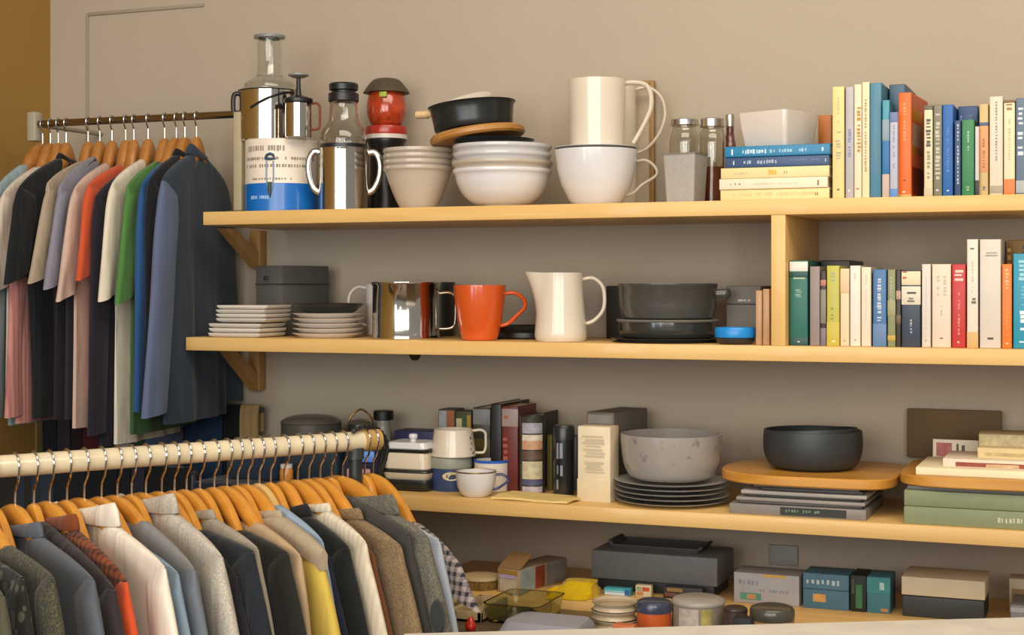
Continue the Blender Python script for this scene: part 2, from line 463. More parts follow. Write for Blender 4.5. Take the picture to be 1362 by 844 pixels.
BOWL = [(0.42, 0), (0.45, 0.03), (0.62, 0.13), (0.8, 0.34), (0.93, 0.62), (0.99, 0.9), (1.0, 1.0)]
def bowl(label, pxc, hw, h, z, Y, mat, prof=BOWL, th=0.0035, group=None, name='bowl', tilt=(0, 0)):
    rt = hw / ppm(pxc, Y)
    o = MB().lathe(shell(lspline([(r * rt, zz * h) for r, zz in prof], 3), th), 56).build(name, mat, loc=(wx(pxc, Y), Y, z), rot=(tilt[0], tilt[1], 0))
    tag(o, label, 'bowl', group); return o

def plate(label, pxc, hw, z, Y, mat, h=0.014, group=None, name='plate', cat='plate', n=56, tilt=(0, 0), flatness=0.6):
    r = hw / ppm(pxc, Y)
    prof = [(r * flatness, 0), (r * (flatness + 0.06), h * 0.12), (r * 0.86, h * 0.5), (r * 0.985, h * 0.86), (r, h), (r * 0.985, h * 1.02), (r * 0.85, h * 0.72), (r * flatness, h * 0.34), (0, h * 0.3)]
    o = MB().lathe([(0, 0)] + prof, n).build(name, mat, loc=(wx(pxc, Y), Y, z), rot=(tilt[0], tilt[1], 0))
    tag(o, label, cat, group); return o

def box_thing(name, label, cat, x0, x1, ytop, z, Y, d, mat, bev=0.002, yaw=0.0, group=None, h=None):
    """carton whose front face stands at depth Y; returns (root, w, h)"""
    xc = (x0 + x1) / 2; a, b = wx(x0, Y), wx(x1, Y); w = b - a
    hh = wz(xc, ytop, Y) - z if h is None else h
    t = thing(name, label, cat, ((a + b) / 2, Y, z), yaw, group)
    MB().box((-w / 2, 0, 0), (w / 2, d, hh), bev=bev).build('body', mat, t); return t, w, hh
# ------------------------------------------------------------------ books
GT = 'books standing on the top shelf'
CRM = '#e9d6a4'
def shelf_books_top():
    B = lambda *a, **k: book(*a, group=GT, **k)
    z = ZT
    B('cream yellow book at the left end of the standing row', 1107, 1123, 115, z, '#ecd590', titles=[(.32, .6, .25, .75, '#b8a888', .005), (.05, .09, .4, .62, '#5a5348', .004), (.66, .93, .4, .6, '#d8c084', .005)])
    B('pale lavender grey slim book right of the cream yellow one', 1124.5, 1135.5, 115, z, '#b9b3b6', titles=[(.35, .62, .3, .7, '#7f86b0', .005), (.04, .08, .3, .6, '#e8e6e4', .004)])
    B('slim cream book with gold blocks and a red foot mark', 1136, 1146, 112, z, '#efe0bd', bands=[], titles=[(.38, .8, .35, .95, '#c08a2c', .006), (.05, .09, .2, .8, '#c2502e', .004)])
    B('tall cream book with small brown title before the teal book', 1146.5, 1156.5, 109, z, '#f0dfb4', titles=[(.2, .85, .35, .65, '#a3926c', .005), (.04, .07, .3, .7, '#8d7d5c', .003)])
    B('tall muted teal blue hardcover in the standing row', 1157, 1172.5, 110, z, '#47809b', titles=[(.3, .8, .46, .54, '#6f9fb4', .004)], d=0.17)
    B('wide dark blue book set back with its cover showing above smaller books', 1182.5, 1204, 112, z, '#355a73', Y=-0.225, d=0.15)
    B('slim teal and blue book with peach foot', 1173.5, 1183, 133, z, '#4a9ab0', bands=[(0, .24, '#c8b0a2'), (.24, .58, '#1f6fb0'), (.58, .8, '#8aa0b0')], Y=-0.305, d=0.07)
    B('short lavender white book with blue foot beside the orange book', 1183.5, 1194, 149, z, '#b9bccb', bands=[(0, .1, '#5a86c6'), (.88, 1, '#6a7da8')], titles=[(.3, .85, .4, .62, '#8d92ad', .005)], Y=-0.31, d=0.07)
    B('bright orange thick book with yellow label on its side', 1195, 1212, 123, z, '#ee6c1c', bands=[(.0, .03, '#c9a25a')], titles=[(.5, .9, .35, .62, '#f59b58', .006), (.12, .17, .35, .6, '#6a2a12', .005), (.03, .06, .3, .6, '#f4d6b4', .004)], yaw=R(-4), d=0.15,
      coverart=[(.03, .98, .0, .99, '#c4501a'), (.05, .6, .74, .85, '#e8a81c'), (.08, .55, .5, .72, '#d8c0a8'), (.05, .7, .42, .49, '#e8a81c'), (.05, .9, .03, .3, '#8f2c12')])
    B('cream and dark book with small lettering right of the orange book', 1229, 1240.5, 140, z, '#e6d7b0', bands=[(.95, 1, '#6a6250'), (.0, .1, '#c9bd98')], titles=[(.5, .85, .2, .8, '#4c4638', .006), (.12, .5, .3, .75, '#9a8c70', .006)])
    B('grey book with white strokes left of the bright blue one', 1241.5, 1253, 139, z, '#7d7a68', titles=[(.15, .9, .2, .8, '#c4c0ac', .007), (.04, .08, .3, .6, '#e0dcc8', .004)])
    B('bright royal blue book in the standing row', 1253.5, 1268, 139, z, '#1460ae', titles=[(.25, .75, .4, .6, '#3f8ad0', .005), (.03, .07, .35, .65, '#e4e8ee', .004)])
    B('navy book set back above the green book', 1274, 1301, 141, z, '#1c4272', titles=[(.82, .9, .1, .22, '#6a86ac', .006), (.82, .9, .5, .75, '#5a6f90', .006)], Y=-0.24, d=0.13)
    B('short slim navy book with white line, left of the green book', 1269.5, 1278, 160, z, '#26456e', titles=[(.12, .95, .4, .7, '#b8c2d0', .006)], Y=-0.305, d=0.05)
    B('short green book in the standing row', 1279, 1296, 159, z, '#2e7f4c', titles=[(.55, .85, .42, .62, '#8ec49a', .005), (.05, .12, .35, .65, '#b6c890', .004)], Y=-0.305, d=0.055)
    B('very slim white and black book right of the green book', 1297, 1302, 168, z, '#cdc8c6', bands=[(0, .22, '#24201c')], Y=-0.305, d=0.05)
    B('peach and tan book with dark blue mark', 1302.5, 1314.5, 138, z, '#cfb37a', bands=[(.25, .76, '#dd9a62'), (.76, .8, '#4a5a7a')], titles=[(.28, .62, .35, .65, '#a8643a', .005), (.04, .1, .3, .7, '#5a5a70', .004)])
    B('thick off white book with grey lettering in the standing row', 1316, 1334, 128, z, '#e2d4bd', bands=[(.02, .1, '#a59a82')], titles=[(.3, .95, .42, .6, '#9d978c', .005)])
    B('cream book with orange foot and brown emblem', 1335, 1350, 133, z, '#eddcb4', bands=[(0, .17, '#dc7a34'), (.97, 1, '#7a5a34')], titles=[(.85, .96, .2, .8, '#a07844', .006), (.3, .8, .42, .6, '#cdbb90', .005)])
    B('slate blue book with bold white lettering at the right edge', 1351, 1374, 130, z, '#5f7388', bands=[(.02, .15, '#a9aeb0')], titles=[(.3, .9, .1, .45, '#dfe2e4', .008), (.3, .9, .55, .85, '#c3cad0', .007)])
    B('brown book past the slate blue one, cut by the frame', 1375, 1392, 140, z, '#7a5c3e')
shelf_books_top()

GM = 'books standing on the second shelf'
def shelf_books_mid():
    B = lambda *a, **k: book(*a, group=GM, **k)
    z = ZM
    B('dark green thick book with white label next to the pine divider', 1050, 1074.5, 346, z, '#1f6a5c', bands=[(.87, .985, '#e9e4d8'), (.0, .1, '#1a4a44'), (.8, .86, '#1a4a44')], titles=[(.74, .8, .05, .95, '#a9b49a', .0055), (.55, .66, .3, .7, '#7fa894', .004), (.68, .74, .45, .55, '#9ab89c', .005), (.4, .43, .4, .62, '#20201c', .006), (.02, .05, .4, .6, '#d6d8c8', .004), (.91, .95, .35, .65, '#222222', .004)])
    B('black book set back behind the lime book', 1091, 1131, 346, z, '#17191a', Y=-0.2, d=0.15)
    B('mauve grey book right of the dark green one', 1077, 1090.5, 354, z, '#96857f', titles=[(.1, .9, .45, .55, '#a3928b', .006)], d=.09)
    B('slim dark book with pink and white marks', 1091.5, 1098.5, 360, z, '#3a2c2a', bands=[(.3, .75, '#8a8272'), (.8, .88, '#c07868'), (.0, .24, '#7c6c74')], d=.09)
    B('lime green book in the second shelf row', 1099.5, 1116.5, 353, z, '#c3bd4e', titles=[(.75, .92, .25, .7, '#a9b48a', .006), (.2, .48, .3, .55, '#8f8a34', .006), (.03, .07, .4, .7, '#f0e8b0', .005)], bands=[(0, .3, '#cdb83c')], d=.09)
    B('cream book with peach tint right of the lime book', 1117.5, 1129.5, 357, z, '#efd8b0', bands=[(.68, .98, '#eecba0')], titles=[(.04, .08, .3, .7, '#b8a488', .004)], d=.09)
    B('white book with tiny foot mark, right of the peach tinted book', 1130.5, 1144.5, 353, z, '#f2e6d4', titles=[(.8, .9, .4, .6, '#c3b5a2', .004), (.05, .09, .4, .6, '#b0a290', .004)], d=.09)
    B('pale cream book left of the medium blue book', 1145.5, 1158.5, 355, z, '#f0dec4', titles=[(.3, .9, .42, .6, '#e6c8a8', .006)])
    B('medium blue book with white title in the second shelf row', 1161, 1179, 358, z, '#4876a8', bands=[(0, .3, '#5e7fae')], titles=[(.3, .88, .3, .66, '#c8d0da', .005), (.03, .08, .35, .65, '#ead8d8', .005)])
    B('olive book with yellow foot stripe', 1180.5, 1191, 358, z, '#8f9266', bands=[(.08, .15, '#c0a23e'), (.4, .6, '#a4a074')], titles=[(.5, .9, .3, .6, '#b0b098', .006)])
    B('slim dark patterned book left of the navy labelled book', 1192, 1198, 359, z, '#3a332a', bands=[(.62, .73, '#c09a88'), (.3, .42, '#6a5434')])
    B('navy book with big white label and orange corner', 1199, 1224.5, 359, z, '#343f50', bands=[(.55, .79, '#e9dcc4'), (.805, .985, '#efdcb4')], titles=[(.66, .76, .2, .8, '#4a463e', .0055), (.57, .64, .3, .7, '#6a665e', .004), (.14, .36, .44, .56, '#a8adb2', .005), (.805, .985, .02, .3, '#c8602c', .0045)])
    B('off white slim book right of the navy labelled book', 1226, 1238, 351, z, '#e2d5c8', titles=[(.2, .85, .42, .55, '#d0c0b0', .006), (.05, .09, .3, .6, '#a89c8c', .004)])
    B('thick ivory book with grey column of small print, left of the red book', 1239.5, 1265, 351, z, '#e9d8c0', titles=[(.6, .86, .22, .42, '#cdbda6', .006), (.6, .86, .58, .78, '#cdbda6', .006), (.25, .5, .47, .53, '#b8a890', .006), (.08, .12, .42, .58, '#4c4438', .004)])
    B('red book with white title block', 1266, 1284.5, 351, z, '#c8302c', titles=[(.76, .93, .15, .85, '#f0c8b8', .007), (.12, .66, .42, .6, '#ea7a68', .006), (.04, .08, .35, .6, '#f0b0a0', .004)])
    B('tall white slim book with tan foot', 1286, 1301, 318, z, '#ebe0cc', bands=[(0, .15, '#d9ae6c')], titles=[(.84, .92, .3, .7, '#50505c', .005), (.5, .8, .4, .6, '#d8c2b4', .006), (.38, .46, .4, .85, '#6e6246', .005)])
    B('tall thick pale grey book at the right of the second row', 1303, 1331.5, 318, z, '#dfd3c4', titles=[(.82, .88, .15, .85, '#a39c92', .004), (.07, .1, .35, .65, '#3a342e', .005)])
    B('orange book with pale title in the second shelf row', 1332.5, 1346, 351, z, '#f07d1e', titles=[(.66, .94, .3, .7, '#f7c08a', .006), (.1, .6, .42, .6, '#f59a4c', .006), (.03, .07, .35, .65, '#f6d8b4', .004)], d=.09)
    B('tall gold and brown book set back behind the orange one', 1340, 1372, 319, z, '#8a6420', bands=[], titles=[(.8, .95, .6, .8, '#3a2c10', .01), (.55, .99, .0, .14, '#d89a24', .012)], Y=-0.2, d=0.12)
    B('cyan blue book with white lettering at the right edge', 1347.5, 1374, 337, z, '#2296b4', titles=[(.7, .93, .25, .62, '#9fd4e0', .007), (.4, .66, .4, .6, '#62b8d0', .006), (.15, .4, .3, .62, '#e2eef0', .007), (.04, .08, .3, .65, '#f0f4f4', .005)], d=.09)
shelf_books_mid()

# lying stack on the top shelf, bottom to top
YS = -0.30
GS = 'books lying in a stack on the top shelf'
z = ZT
specs = [('cream book at the bottom of the lying stack on the top shelf', 958, 1103, 250.5, 265.5, '#edd898', [(.1, .9, .3, .6, '#e2c47a', .005), (.86, .9, .4, .7, '#8d7d5a', .003)], -0.30),
         ('ivory white book, second from bottom of the lying stack', 956.5, 1101, 235.8, 250.5, '#f1e4c6', [(.08, .2, .4, .6, '#8d8270', .004), (.3, .75, .45, .6, '#cfc0a2', .004), (.9, .92, .2, .8, '#a04838', .003)], -0.302),
         ('pale yellow book in the middle of the lying stack', 958.5, 1103, 221.2, 235.8, '#eeda9c', [(.1, .3, .4, .65, '#cdb888', .004), (.44, .52, .2, .8, '#e8b430', .005), (.56, .62, .35, .7, '#b89448', .004)], -0.30),
         ('navy blue book with white lettering, second from top of the lying stack', 964.5, 1103, 207, 221.2, '#34507a', [(.05, .09, .2, .8, '#dfe2e8', .004), (.17, .5, .3, .7, '#a8b4c8', .005), (.6, .9, .3, .5, '#5a74a0', .005), (.93, .97, .3, .7, '#c8d0dc', .004)], -0.298),
         ('cyan blue book with white lettering on top of the lying stack', 964, 1104, 192.5, 207, '#1e82b0', [(.04, .08, .2, .8, '#e6f0f4', .004), (.14, .4, .3, .75, '#c4e0ee', .005), (.42, .78, .35, .7, '#9fcce2', .005), (.9, .94, .3, .7, '#d6e8f0', .004)], -0.30)]
for lab, x0, x1, a, b, c, ti, yy in specs:
    _, z = flat_book(lab, x0, x1, a, b, yy, c, d=0.13, titles=[(1 - t[1], 1 - t[0], *t[2:]) if False else t for t in ti], group=GS, z=z)
ZSTACK = z
# ------------------------------------------------------------------ top shelf wares
STEEL = metal('#d2cfc9', 0.1); STEEL2 = metal('#bdb9b2', 0.25); CHROME = metal('#d8d8d8', 0.06)
BLK = plain('#17171a', 0.35); BLKM = plain('#1d1f20', 0.6); GOLD = metal('#c79a4a', 0.25)
WHITE = ceramic('#d3d2d3'); CREAM = ceramic('#d6cab7'); GREYW = ceramic('#c4c2c1'); BEIGE = ceramic('#b5a999', 0.35)

def rrect(hx, hy, r, n=5):
    pts = []
    for cx_, cy_, a0 in ((hx - r, hy - r, 0), (-hx + r, hy - r, 90), (-hx + r, -hy + r, 180), (hx - r, -hy + r, 270)):
        for k in range(n + 1):
            a = R(a0 + 90 * k / n); pts.append((cx_ + r * math.cos(a), cy_ + r * math.sin(a)))
    return pts
def rbowl(levels, n=5):
    """levels: list of (hx, hy, r, z) -> ring list"""
    return [[(x, y, z) for x, y in rrect(hx, hy, r, n)] for hx, hy, r, z in levels]
def cyl(mb, r, z0, z1, mi=0, n=40, bev=0.0015, M=None):
    return mb.lathe([(0, z0), (r - bev, z0), (r, z0 + bev), (r, z1 - bev), (r - bev, z1), (0, z1)], n, mi, M)

# rail post standing on the shelf end is built with the rail.  Large labelled tin
Y = -0.21; px = 375; s = ppm(px, Y); r = 48.5 / s; h = wz(px, 188, Y) - ZT; ry = ray_yaw(px)
TIN_TOP = ZT + h; TX = wx(px, Y)
t = thing('storage_tin', 'large white and blue labelled tin at the left end of the top shelf', 'tin', (TX, Y, ZT), ry)
mb = MB(); b0 = h * 0.39
mb.lathe([(0, 0), (r - 0.002, 0), (r, 0.002), (r, b0)], 64, 0)
mb.lathe([(r, b0), (r, h - 0.002), (r - 0.002, h), (0, h)], 64, 1, cap=False)
mats = [plain('#1466b8', 0.3, var=0.08, coat=0.2), plain('#e2d6c6', 0.4), plain('#8f8677', 0.6), plain('#9cc0e6', 0.6)]
def curved_marks(mb, r, rows, mi, rr, lead=0.006):
    for z0, z1, a0, a1 in rows:
        a = a0
        while a < a1:
            g = (lead / r) * rr.uniform(0.4, 0.85)
            if rr.random() > 0.12:
                q = [(-90 + math.degrees(aa)) for aa in (a, a + g)]
                ra = [R(x) for x in q]; R1 = r + 0.0004
                zb = z0 + (z1 - z0) * rr.uniform(0, .2)
                mb.add([(R1 * math.cos(ra[0]), R1 * math.sin(ra[0]), zb), (R1 * math.cos(ra[1]), R1 * math.sin(ra[1]), zb), (R1 * math.cos(ra[1]), R1 * math.sin(ra[1]), z1), (R1 * math.cos(ra[0]), R1 * math.sin(ra[0]), z1)], [(0, 1, 2, 3)], mi)
            a += lead / r
rr = random.Random(3)
curved_marks(mb, r, [(h * .82, h * .9, -1.1, 0.1), (h * .7, h * .745, -1.2, 1.0), (h * .6, h * .645, -1.2, 1.0), (h * .43, h * .46, -.9, .3)], 2, rr)
curved_marks(mb, r, [(h * .17, h * .22, -.95, -.35)], 3, rr, 0.004)
mb.build('body', mats, t)
mb = MB(); a = -0.32; R1 = r + 0.001
def onr(a, z, rad=None): q = R(-90) + a; return ((rad or R1) * math.cos(q), (rad or R1) * math.sin(q), z)
mb.tube([onr(a - .09, h * .69), onr(a - .1, h * .45), onr(a - .05, h * .3), onr(a, h * .2), onr(a + .05, h * .3), onr(a + .1, h * .45), onr(a + .09, h * .69)], 0.0016, 8, 0)
mb.tube([onr(a - .13, h * .72), onr(a - .08, h * .77), onr(a, h * .785), onr(a + .08, h * .77), onr(a + .13, h * .72), onr(a, h * .715), onr(a - .13, h * .72)], 0.003, 8, 1)
mb.tube([onr(a, h * .4), onr(a, h * .3), onr(a, h * .18)], [0.005, 0.005, 0.001], 8, 2)
mb.build('printed_emblem', [plain('#7a9cb4', 0.5), plain('#1f4254', 0.5), plain('#3a4a44', 0.5)], t)

# steel pot on the tin, demijohn in the pot
Y = -0.195; px = 358; s = ppm(px, Y); r = 40 / s; h = wz(px, 121, Y) - TIN_TOP; PX = wx(px, Y); ry = ray_yaw(px)
t = thing('stock_pot', 'mirror polished steel pot standing on the labelled tin', 'pot', (PX, Y, TIN_TOP), ry)
MB().lathe(shell([(r - 0.004, 0), (r, 0.004), (r, h - 0.003), (r + 0.0025, h - 0.001), (r + 0.0015, h)], 0.0028), 64).build('body', STEEL, t)
MB().tube(spline([(-r + 0.001, -0.006, h * .93), (-r - 0.009, -0.006, h * .9), (-r - 0.011, -0.006, h * .7), (-r - 0.008, -0.006, h * .5), (-r + 0.001, -0.006, h * .46)]), 0.005, 10).build('handle', BLK, t)
mb = MB(); mb.tube(spline([(-r * .6, -r * .82, h * .62), (-r * .1, -r * 1.02, h * .78), (r * .45, -r * .93, h * .9), (r * .8, -r * .62, h * .93)]), 0.0028, 8).build('lid_strap', BLK, t)
t2 = thing('glass_demijohn', 'clear glass demijohn bottle standing in the steel pot', 'bottle', (PX + 0.001, Y, TIN_TOP + 0.003))
hb = wz(361, 48, Y) - TIN_TOP - 0.003; s2 = s
prof = [(0.044, 0), (0.049, 0.004), (0.052, 0.03), (0.0545, h - 0.0), (0.05, h + 0.012), (0.036, h + 0.022), (0.026, h + 0.034), (0.0255, hb - 0.012), (0.026, hb - 0.006), (0.0305, hb - 0.005), (0.031, hb - 0.001), (0.03, hb)]
MB().lathe(shell(lspline(prof, 3), 0.0022), 48).build('body', glass('#f3f6f3'), t2)
MB().lathe([(0.0255, hb - 0.005), (0.032, hb - 0.005), (0.0325, hb - 0.002), (0.032, hb + 0.0008), (0.0255, hb + 0.0008)], 40, cap=False).build('lip', plain('#77777b', 0.3), t2)

# coffee press on the tin
Y = -0.262; px = 397; s = ppm(px, Y); r = 17.5 / s; z0 = TIN_TOP; h = wz(px, 137, Y) - z0
t = thing('coffee_press', 'small steel coffee press with black lid and plunger knob', 'coffee press', (wx(px, Y), Y, z0), ray_yaw(px))
cyl(MB(), r, 0, h).build('body', STEEL, t)
mb = MB(); cyl(mb, r + 0.0025, h, h + 0.009); mb.lathe([(r + .0, h + .009), (r * .5, h + .014), (0, h + .015)], 32, cap=False).build('lid', BLK, t)
hk = wz(px, 98, Y) - z0
p = MB().lathe([(0, h + .013), (.0065, h + .013), (.0045, h + .03), (.004, hk - .007), (0, hk - .007)], 20).build('plunger', BLK, t)
MB().lathe([(0, hk - .008), (.012, hk - .008), (.0205, hk - .004), (.0205, hk - .001), (.018, hk), (0, hk)], 32).build('knob', plain('#8a8680', 0.35), p)
loop_handle(h * .25, h * .98, r, r, 0.016, 0.0035, square=1).build('handle', plain('#7a4028', 0.4), t)

# steel sugar pot with two handles, glass carafe above
Y = -0.225; px = 457; s = ppm(px, Y); r = 33 / s; h = wz(px, 198, Y) - ZT
t = thing('steel_canister', 'shiny two handled steel canister under the glass carafe', 'canister', (wx(px, Y), Y, ZT), ray_yaw(px))
MB().lathe(shell([(r - .003, 0), (r, .003), (r, h * .96), (r + .001, h)], .0025), 56).build('body', STEEL, t)
loop_handle(h * .3, h * .95, r, r, 0.024, .0042, (1, 1.6)).build('handle', STEEL2, t)
hd = loop_handle(h * .3, h * .95, r, r, 0.02, .0042, (1, 1.6)).build('handle', STEEL2, t); hd.rotation_euler.z = math.pi
t = thing('glass_carafe', 'clear glass carafe with black lid nested in the steel canister', 'carafe', (wx(px, Y), Y, ZT + .0035))
hc = wz(px, 136, Y) - ZT - .0035; k = h - 0.004
prof = [(.036, 0), (.04, .004), (.043, k * .8), (.0455, k + .006), (.0465, k + .02), (.042, k + .038), (.031, k + .055), (.0275, hc - .006), (.029, hc)]
MB().lathe(shell(lspline(prof, 3), .002), 48).build('body', glass('#f2f2ee'), t)
hl = wz(px, 111, Y) - ZT - .0035
mb = MB(); cyl(mb, .0305, hc + .0005, hc + .018); mb.lathe([(0, hc + .018), (.024, hc + .018), (.024, hc + .022), (.0285, hc + .024), (.0295, hl - .003), (.027, hl), (0, hl)], 36).build('lid', BLK, t)
MB().lathe([(.0462, k + .002), (.047, k + .002), (.0472, k + .009), (.0466, k + .009)], 48, cap=False).build('band', BLK, t)

# red hand grinder behind
Y = -0.085; px = 514; s = ppm(px, Y)
t = thing('coffee_grinder', 'red glass globe coffee grinder with dark perforated cap and black base', 'grinder', (wx(px, Y), Y, ZT))
zz = lambda py: wz(px, py, Y) - ZT
MB().lathe(lspline([(0, 0), (24 / s, 0), (25 / s, .004), (22 / s, zz(230)), (23 / s, zz(195)), (26 / s, zz(186)), (0, zz(186))], 2), 40).build('base', plain('#1c1a19', .3), t)
MB().lathe([(0, zz(186)), (28 / s, zz(185.5)), (28 / s, zz(180)), (0, zz(180))], 40).build('tray', plain('#cfc6bd', .3), t)
MB().lathe([(0, zz(180)), (27 / s, zz(180)), (28 / s, zz(176)), (27 / s, zz(169)), (20 / s, zz(167)), (0, zz(167))], 40).build('collar', plain('#a82c1c', .3, coat=.3), t)
MB().lathe(lspline([(0, zz(168)), (18 / s, zz(168)), (25 / s, zz(156)), (26.5 / s, zz(145)), (25 / s, zz(131)), (20 / s, zz(121)), (0, zz(120))], 3), 40).build('globe', plain('#a83a1c', .15, var=.4, scale=70, coat=.5), t)
MB().lathe(lspline([(31 / s, zz(124)), (28 / s, zz(119)), (18 / s, zz(107)), (6 / s, zz(104)), (0, zz(104))], 3), 40).build('cap', plain('#5a5040', .5, var=.3, scale=300, metal=.5), t)
MB().box((.004, -.0422, zz(132)), (.02, -.035, zz(125)), bev=.001).build('tag', plain('#a8b24a', .5), t)

# beige bowls
Y = -0.205; px = 556.5; rt = 46.5 / ppm(px, Y); hb = .086
top = wz(px, 198.5, Y) - ZT; st = (top - hb) / 3
CONE = [(0.46, 0), (0.49, 0.02), (0.58, 0.13), (0.71, 0.35), (0.83, 0.6), (0.925, 0.84), (0.97, 0.9), (1.0, 0.93), (1.0, 1.0)]
for i, lab in enumerate(('grey beige bowl at the bottom of the beige bowl stack', 'second grey beige bowl from the bottom, only its rim showing', 'third grey beige bowl from the bottom, only its rim showing', 'topmost grey beige bowl of the beige stack')):
    bowl(lab, px, 46.5, hb, ZT + i * st, Y, BEIGE, CONE, .0028, 'nested grey beige bowls')
# white bowls
Y = -0.205; px = 668; hb = wz(px, 226, Y) - ZT; top = wz(px, 194, Y) - ZT; st = (top - hb) / 3
for i, (lab, m, hw) in enumerate((('large white bowl at the bottom of the white bowl stack', WHITE, 66), ('tan rimmed bowl nested above the large white bowl', BEIGE, 67), ('white bowl second from the top of the white stack', GREYW, 65.5), ('topmost pale grey white bowl of the white stack, under the pan', GREYW, 66))):
    bowl(lab, px, hw, hb, ZT + i * st, Y, m, [(0.4, 0), (0.42, .06), (.6, .14), (.8, .36), (.91, .62), (.955, .84), (1, .92), (1, 1)], .003, 'nested white bowls')
z = ZT + top + .0005
plate('dark lid lying under the tilted wooden board', 655, 56, z, Y, plain('#20282b', .35), .012, cat='lid', name='pan_lid', tilt=(0, 0))
# tilted board and pan
px = 636; s = ppm(px, Y); rt = 63.5 / s; tilt = R(-8.5)
zc = wz(px, 186, Y)
o = MB().lathe([(0, 0), (rt - .004, 0), (rt, .004), (rt, .011), (rt - .004, .0155), (0, .0155)], 64).build('wooden_board', wood('#b5813f', '#97652b', 'x'), loc=(wx(px, Y), Y, zc), rot=(0, tilt, 0))
tag(o, 'round wooden board lying tilted under the black pan', 'board')
nx, nz = math.sin(-tilt) * -1, math.cos(tilt)
px2 = 631; tl2 = R(-6.0)
t = thing('frying_pan', 'black pan with a short wooden handle, tilted on the wooden board', 'pan', (wx(px2, Y) - .001, Y, wz(px2, 176.5, Y) + .006), rot=(0, tl2, 0))
hp = 33 / s; rp = 58 / s
MB().lathe(shell(lspline([(rp * .86, 0), (rp * .9, .003), (rp * .93, hp * .5), (rp * .97, hp * .9), (rp * 1.02, hp)], 2), .003), 56).build('body', plain('#1d2020', .3), t)
a = ry = ray_yaw(px2)
MB().tube(spline([(-rp * .97, 0, hp * .86), (-rp - .01, 0, hp * .9), (-rp - .02, 0, hp * .93), (-rp - .034, 0, hp * .97)]), [.0055] * 6 + [.0078] * 13, 12, flat=(1.1, 1)).build('handle', wood('#d9b98c', '#c5a06c', 'x'), t)
plate('pale cream lid resting aslant on the black pan', 616, 40, wz(616, 142, Y), Y - .014, ceramic('#d8cfc0'), .008, cat='lid', name='pan_lid', tilt=(R(24), R(-9)))

# big cup, saucer, pitcher
Y = -0.205; px = 793
t, h, rt = cup('soup_cup', 'large white cup with a side handle under the cream pitcher', 'cup', px, 55.5, 30, 200, ZT, Y, WHITE, prof=[(.5, 0), (.53, .02), (.66, .12), (.83, .36), (.93, .62), (.985, .9), (1, 1)], handle=26, hz=(.2, .82), hrad=.0042, hmat=ceramic('#b5aca0'))
zs = ZT + h + .0005
o = MB().lathe([(0, 0), (.05, 0), (rt * .9, .001), (rt * 1.01, .0035), (rt * 1.01, .0045), (.05, .0035), (0, .0035)], 56).build('saucer', GREYW, loc=(wx(px, Y), Y, zs)); tag(o, 'pale saucer lying between the large cup and the cream pitcher', 'saucer')
t, h, rt = cup('pitcher', 'tall cream white pitcher with big handle, standing on the large cup', 'pitcher', 794, 38.5, 36, 107, zs + .0045, Y, CREAM, prof=[(.9, 0), (.935, .015), (.94, .1), (.96, .4), (.98, .7), (1.0, .97), (1.0, 1.0)], th=.0035)
h_ = h; s = ppm(794, Y); pr = 38 / s
MB().tube(spline([(pr - .004, 0, h_ * .95), (pr + 10 / s, 0, h_ * .965), (pr + 26 / s, 0, h_ * .93), (pr + 33 / s, 0, h_ * .8), (pr + 33.5 / s, 0, h_ * .6), (pr + 27 / s, 0, h_ * .4), (pr + 16 / s, 0, h_ * .17), (pr + 10 / s, 0, h_ * .06)]), .0062, 12, flat=(1.2, .75)).build('handle', CREAM, t)
Y2 = -0.068
cup('pitcher', 'second cream pitcher behind, only its outer handle loop showing', 'pitcher', 812, 34, 34, 112, ZT, Y2, ceramic('#d6cab6'), handle=38, hz=(.45, .97), hrad=.0045)
xa, xb = wx(838, -.024), wx(869, -.024)
t = thing('framed_board', 'grey board with thin brown wooden border leaning on the wall behind the pitcher', 'frame', ((xa + xb) / 2, -.022, ZT))
W = (xb - xa) / 2; H = wz(853, 107, -.024) - ZT; mb = MB()
for lo, hi in (((-W, 0, 0), (-W + .009, .012, H)), ((W - .009, 0, 0), (W, .012, H)), ((-W + .009, .001, 0), (W - .009, .011, .009)), ((-W + .009, .001, H - .007), (W - .009, .011, H))): mb.box(lo, hi, bev=.001)
mb.build('border', plain('#93703f', .5), t); MB().box((-W + .008, .004, .008), (W - .008, .009, H - .006)).build('panel', plain('#b3a48e', .8), t)

# grey vase
Y = -0.215; px = 912; s = ppm(px, Y); h = wz(px, 205, Y) - ZT; hx = .0315
t = thing('square_vase', 'grey square tapered vase in front of the glass jars', 'vase', (wx(px, Y), Y, ZT), R(-8))
mb = MB(); mb.rings(rbowl([(hx * .86, hx * .86, .003, 0), (hx, hx, .003, h * .98), (hx, hx, .003, h), (hx - .003, hx - .003, .002, h), (hx * .84, hx * .84, .002, .004)]), 0).build('body', plain('#9b9791', .6, var=.08, scale=120), t, angle=30)
mb = MB(); mb.rings([[(x, y, z) for x, y in rrect(q, q, .003)] for q, z in ((hx + .0002, h * .965), (hx + .0006, h + .0005), (hx - .0035, h + .0005))], 0, False, False).build('rim', plain('#77736c', .5), t, angle=30)

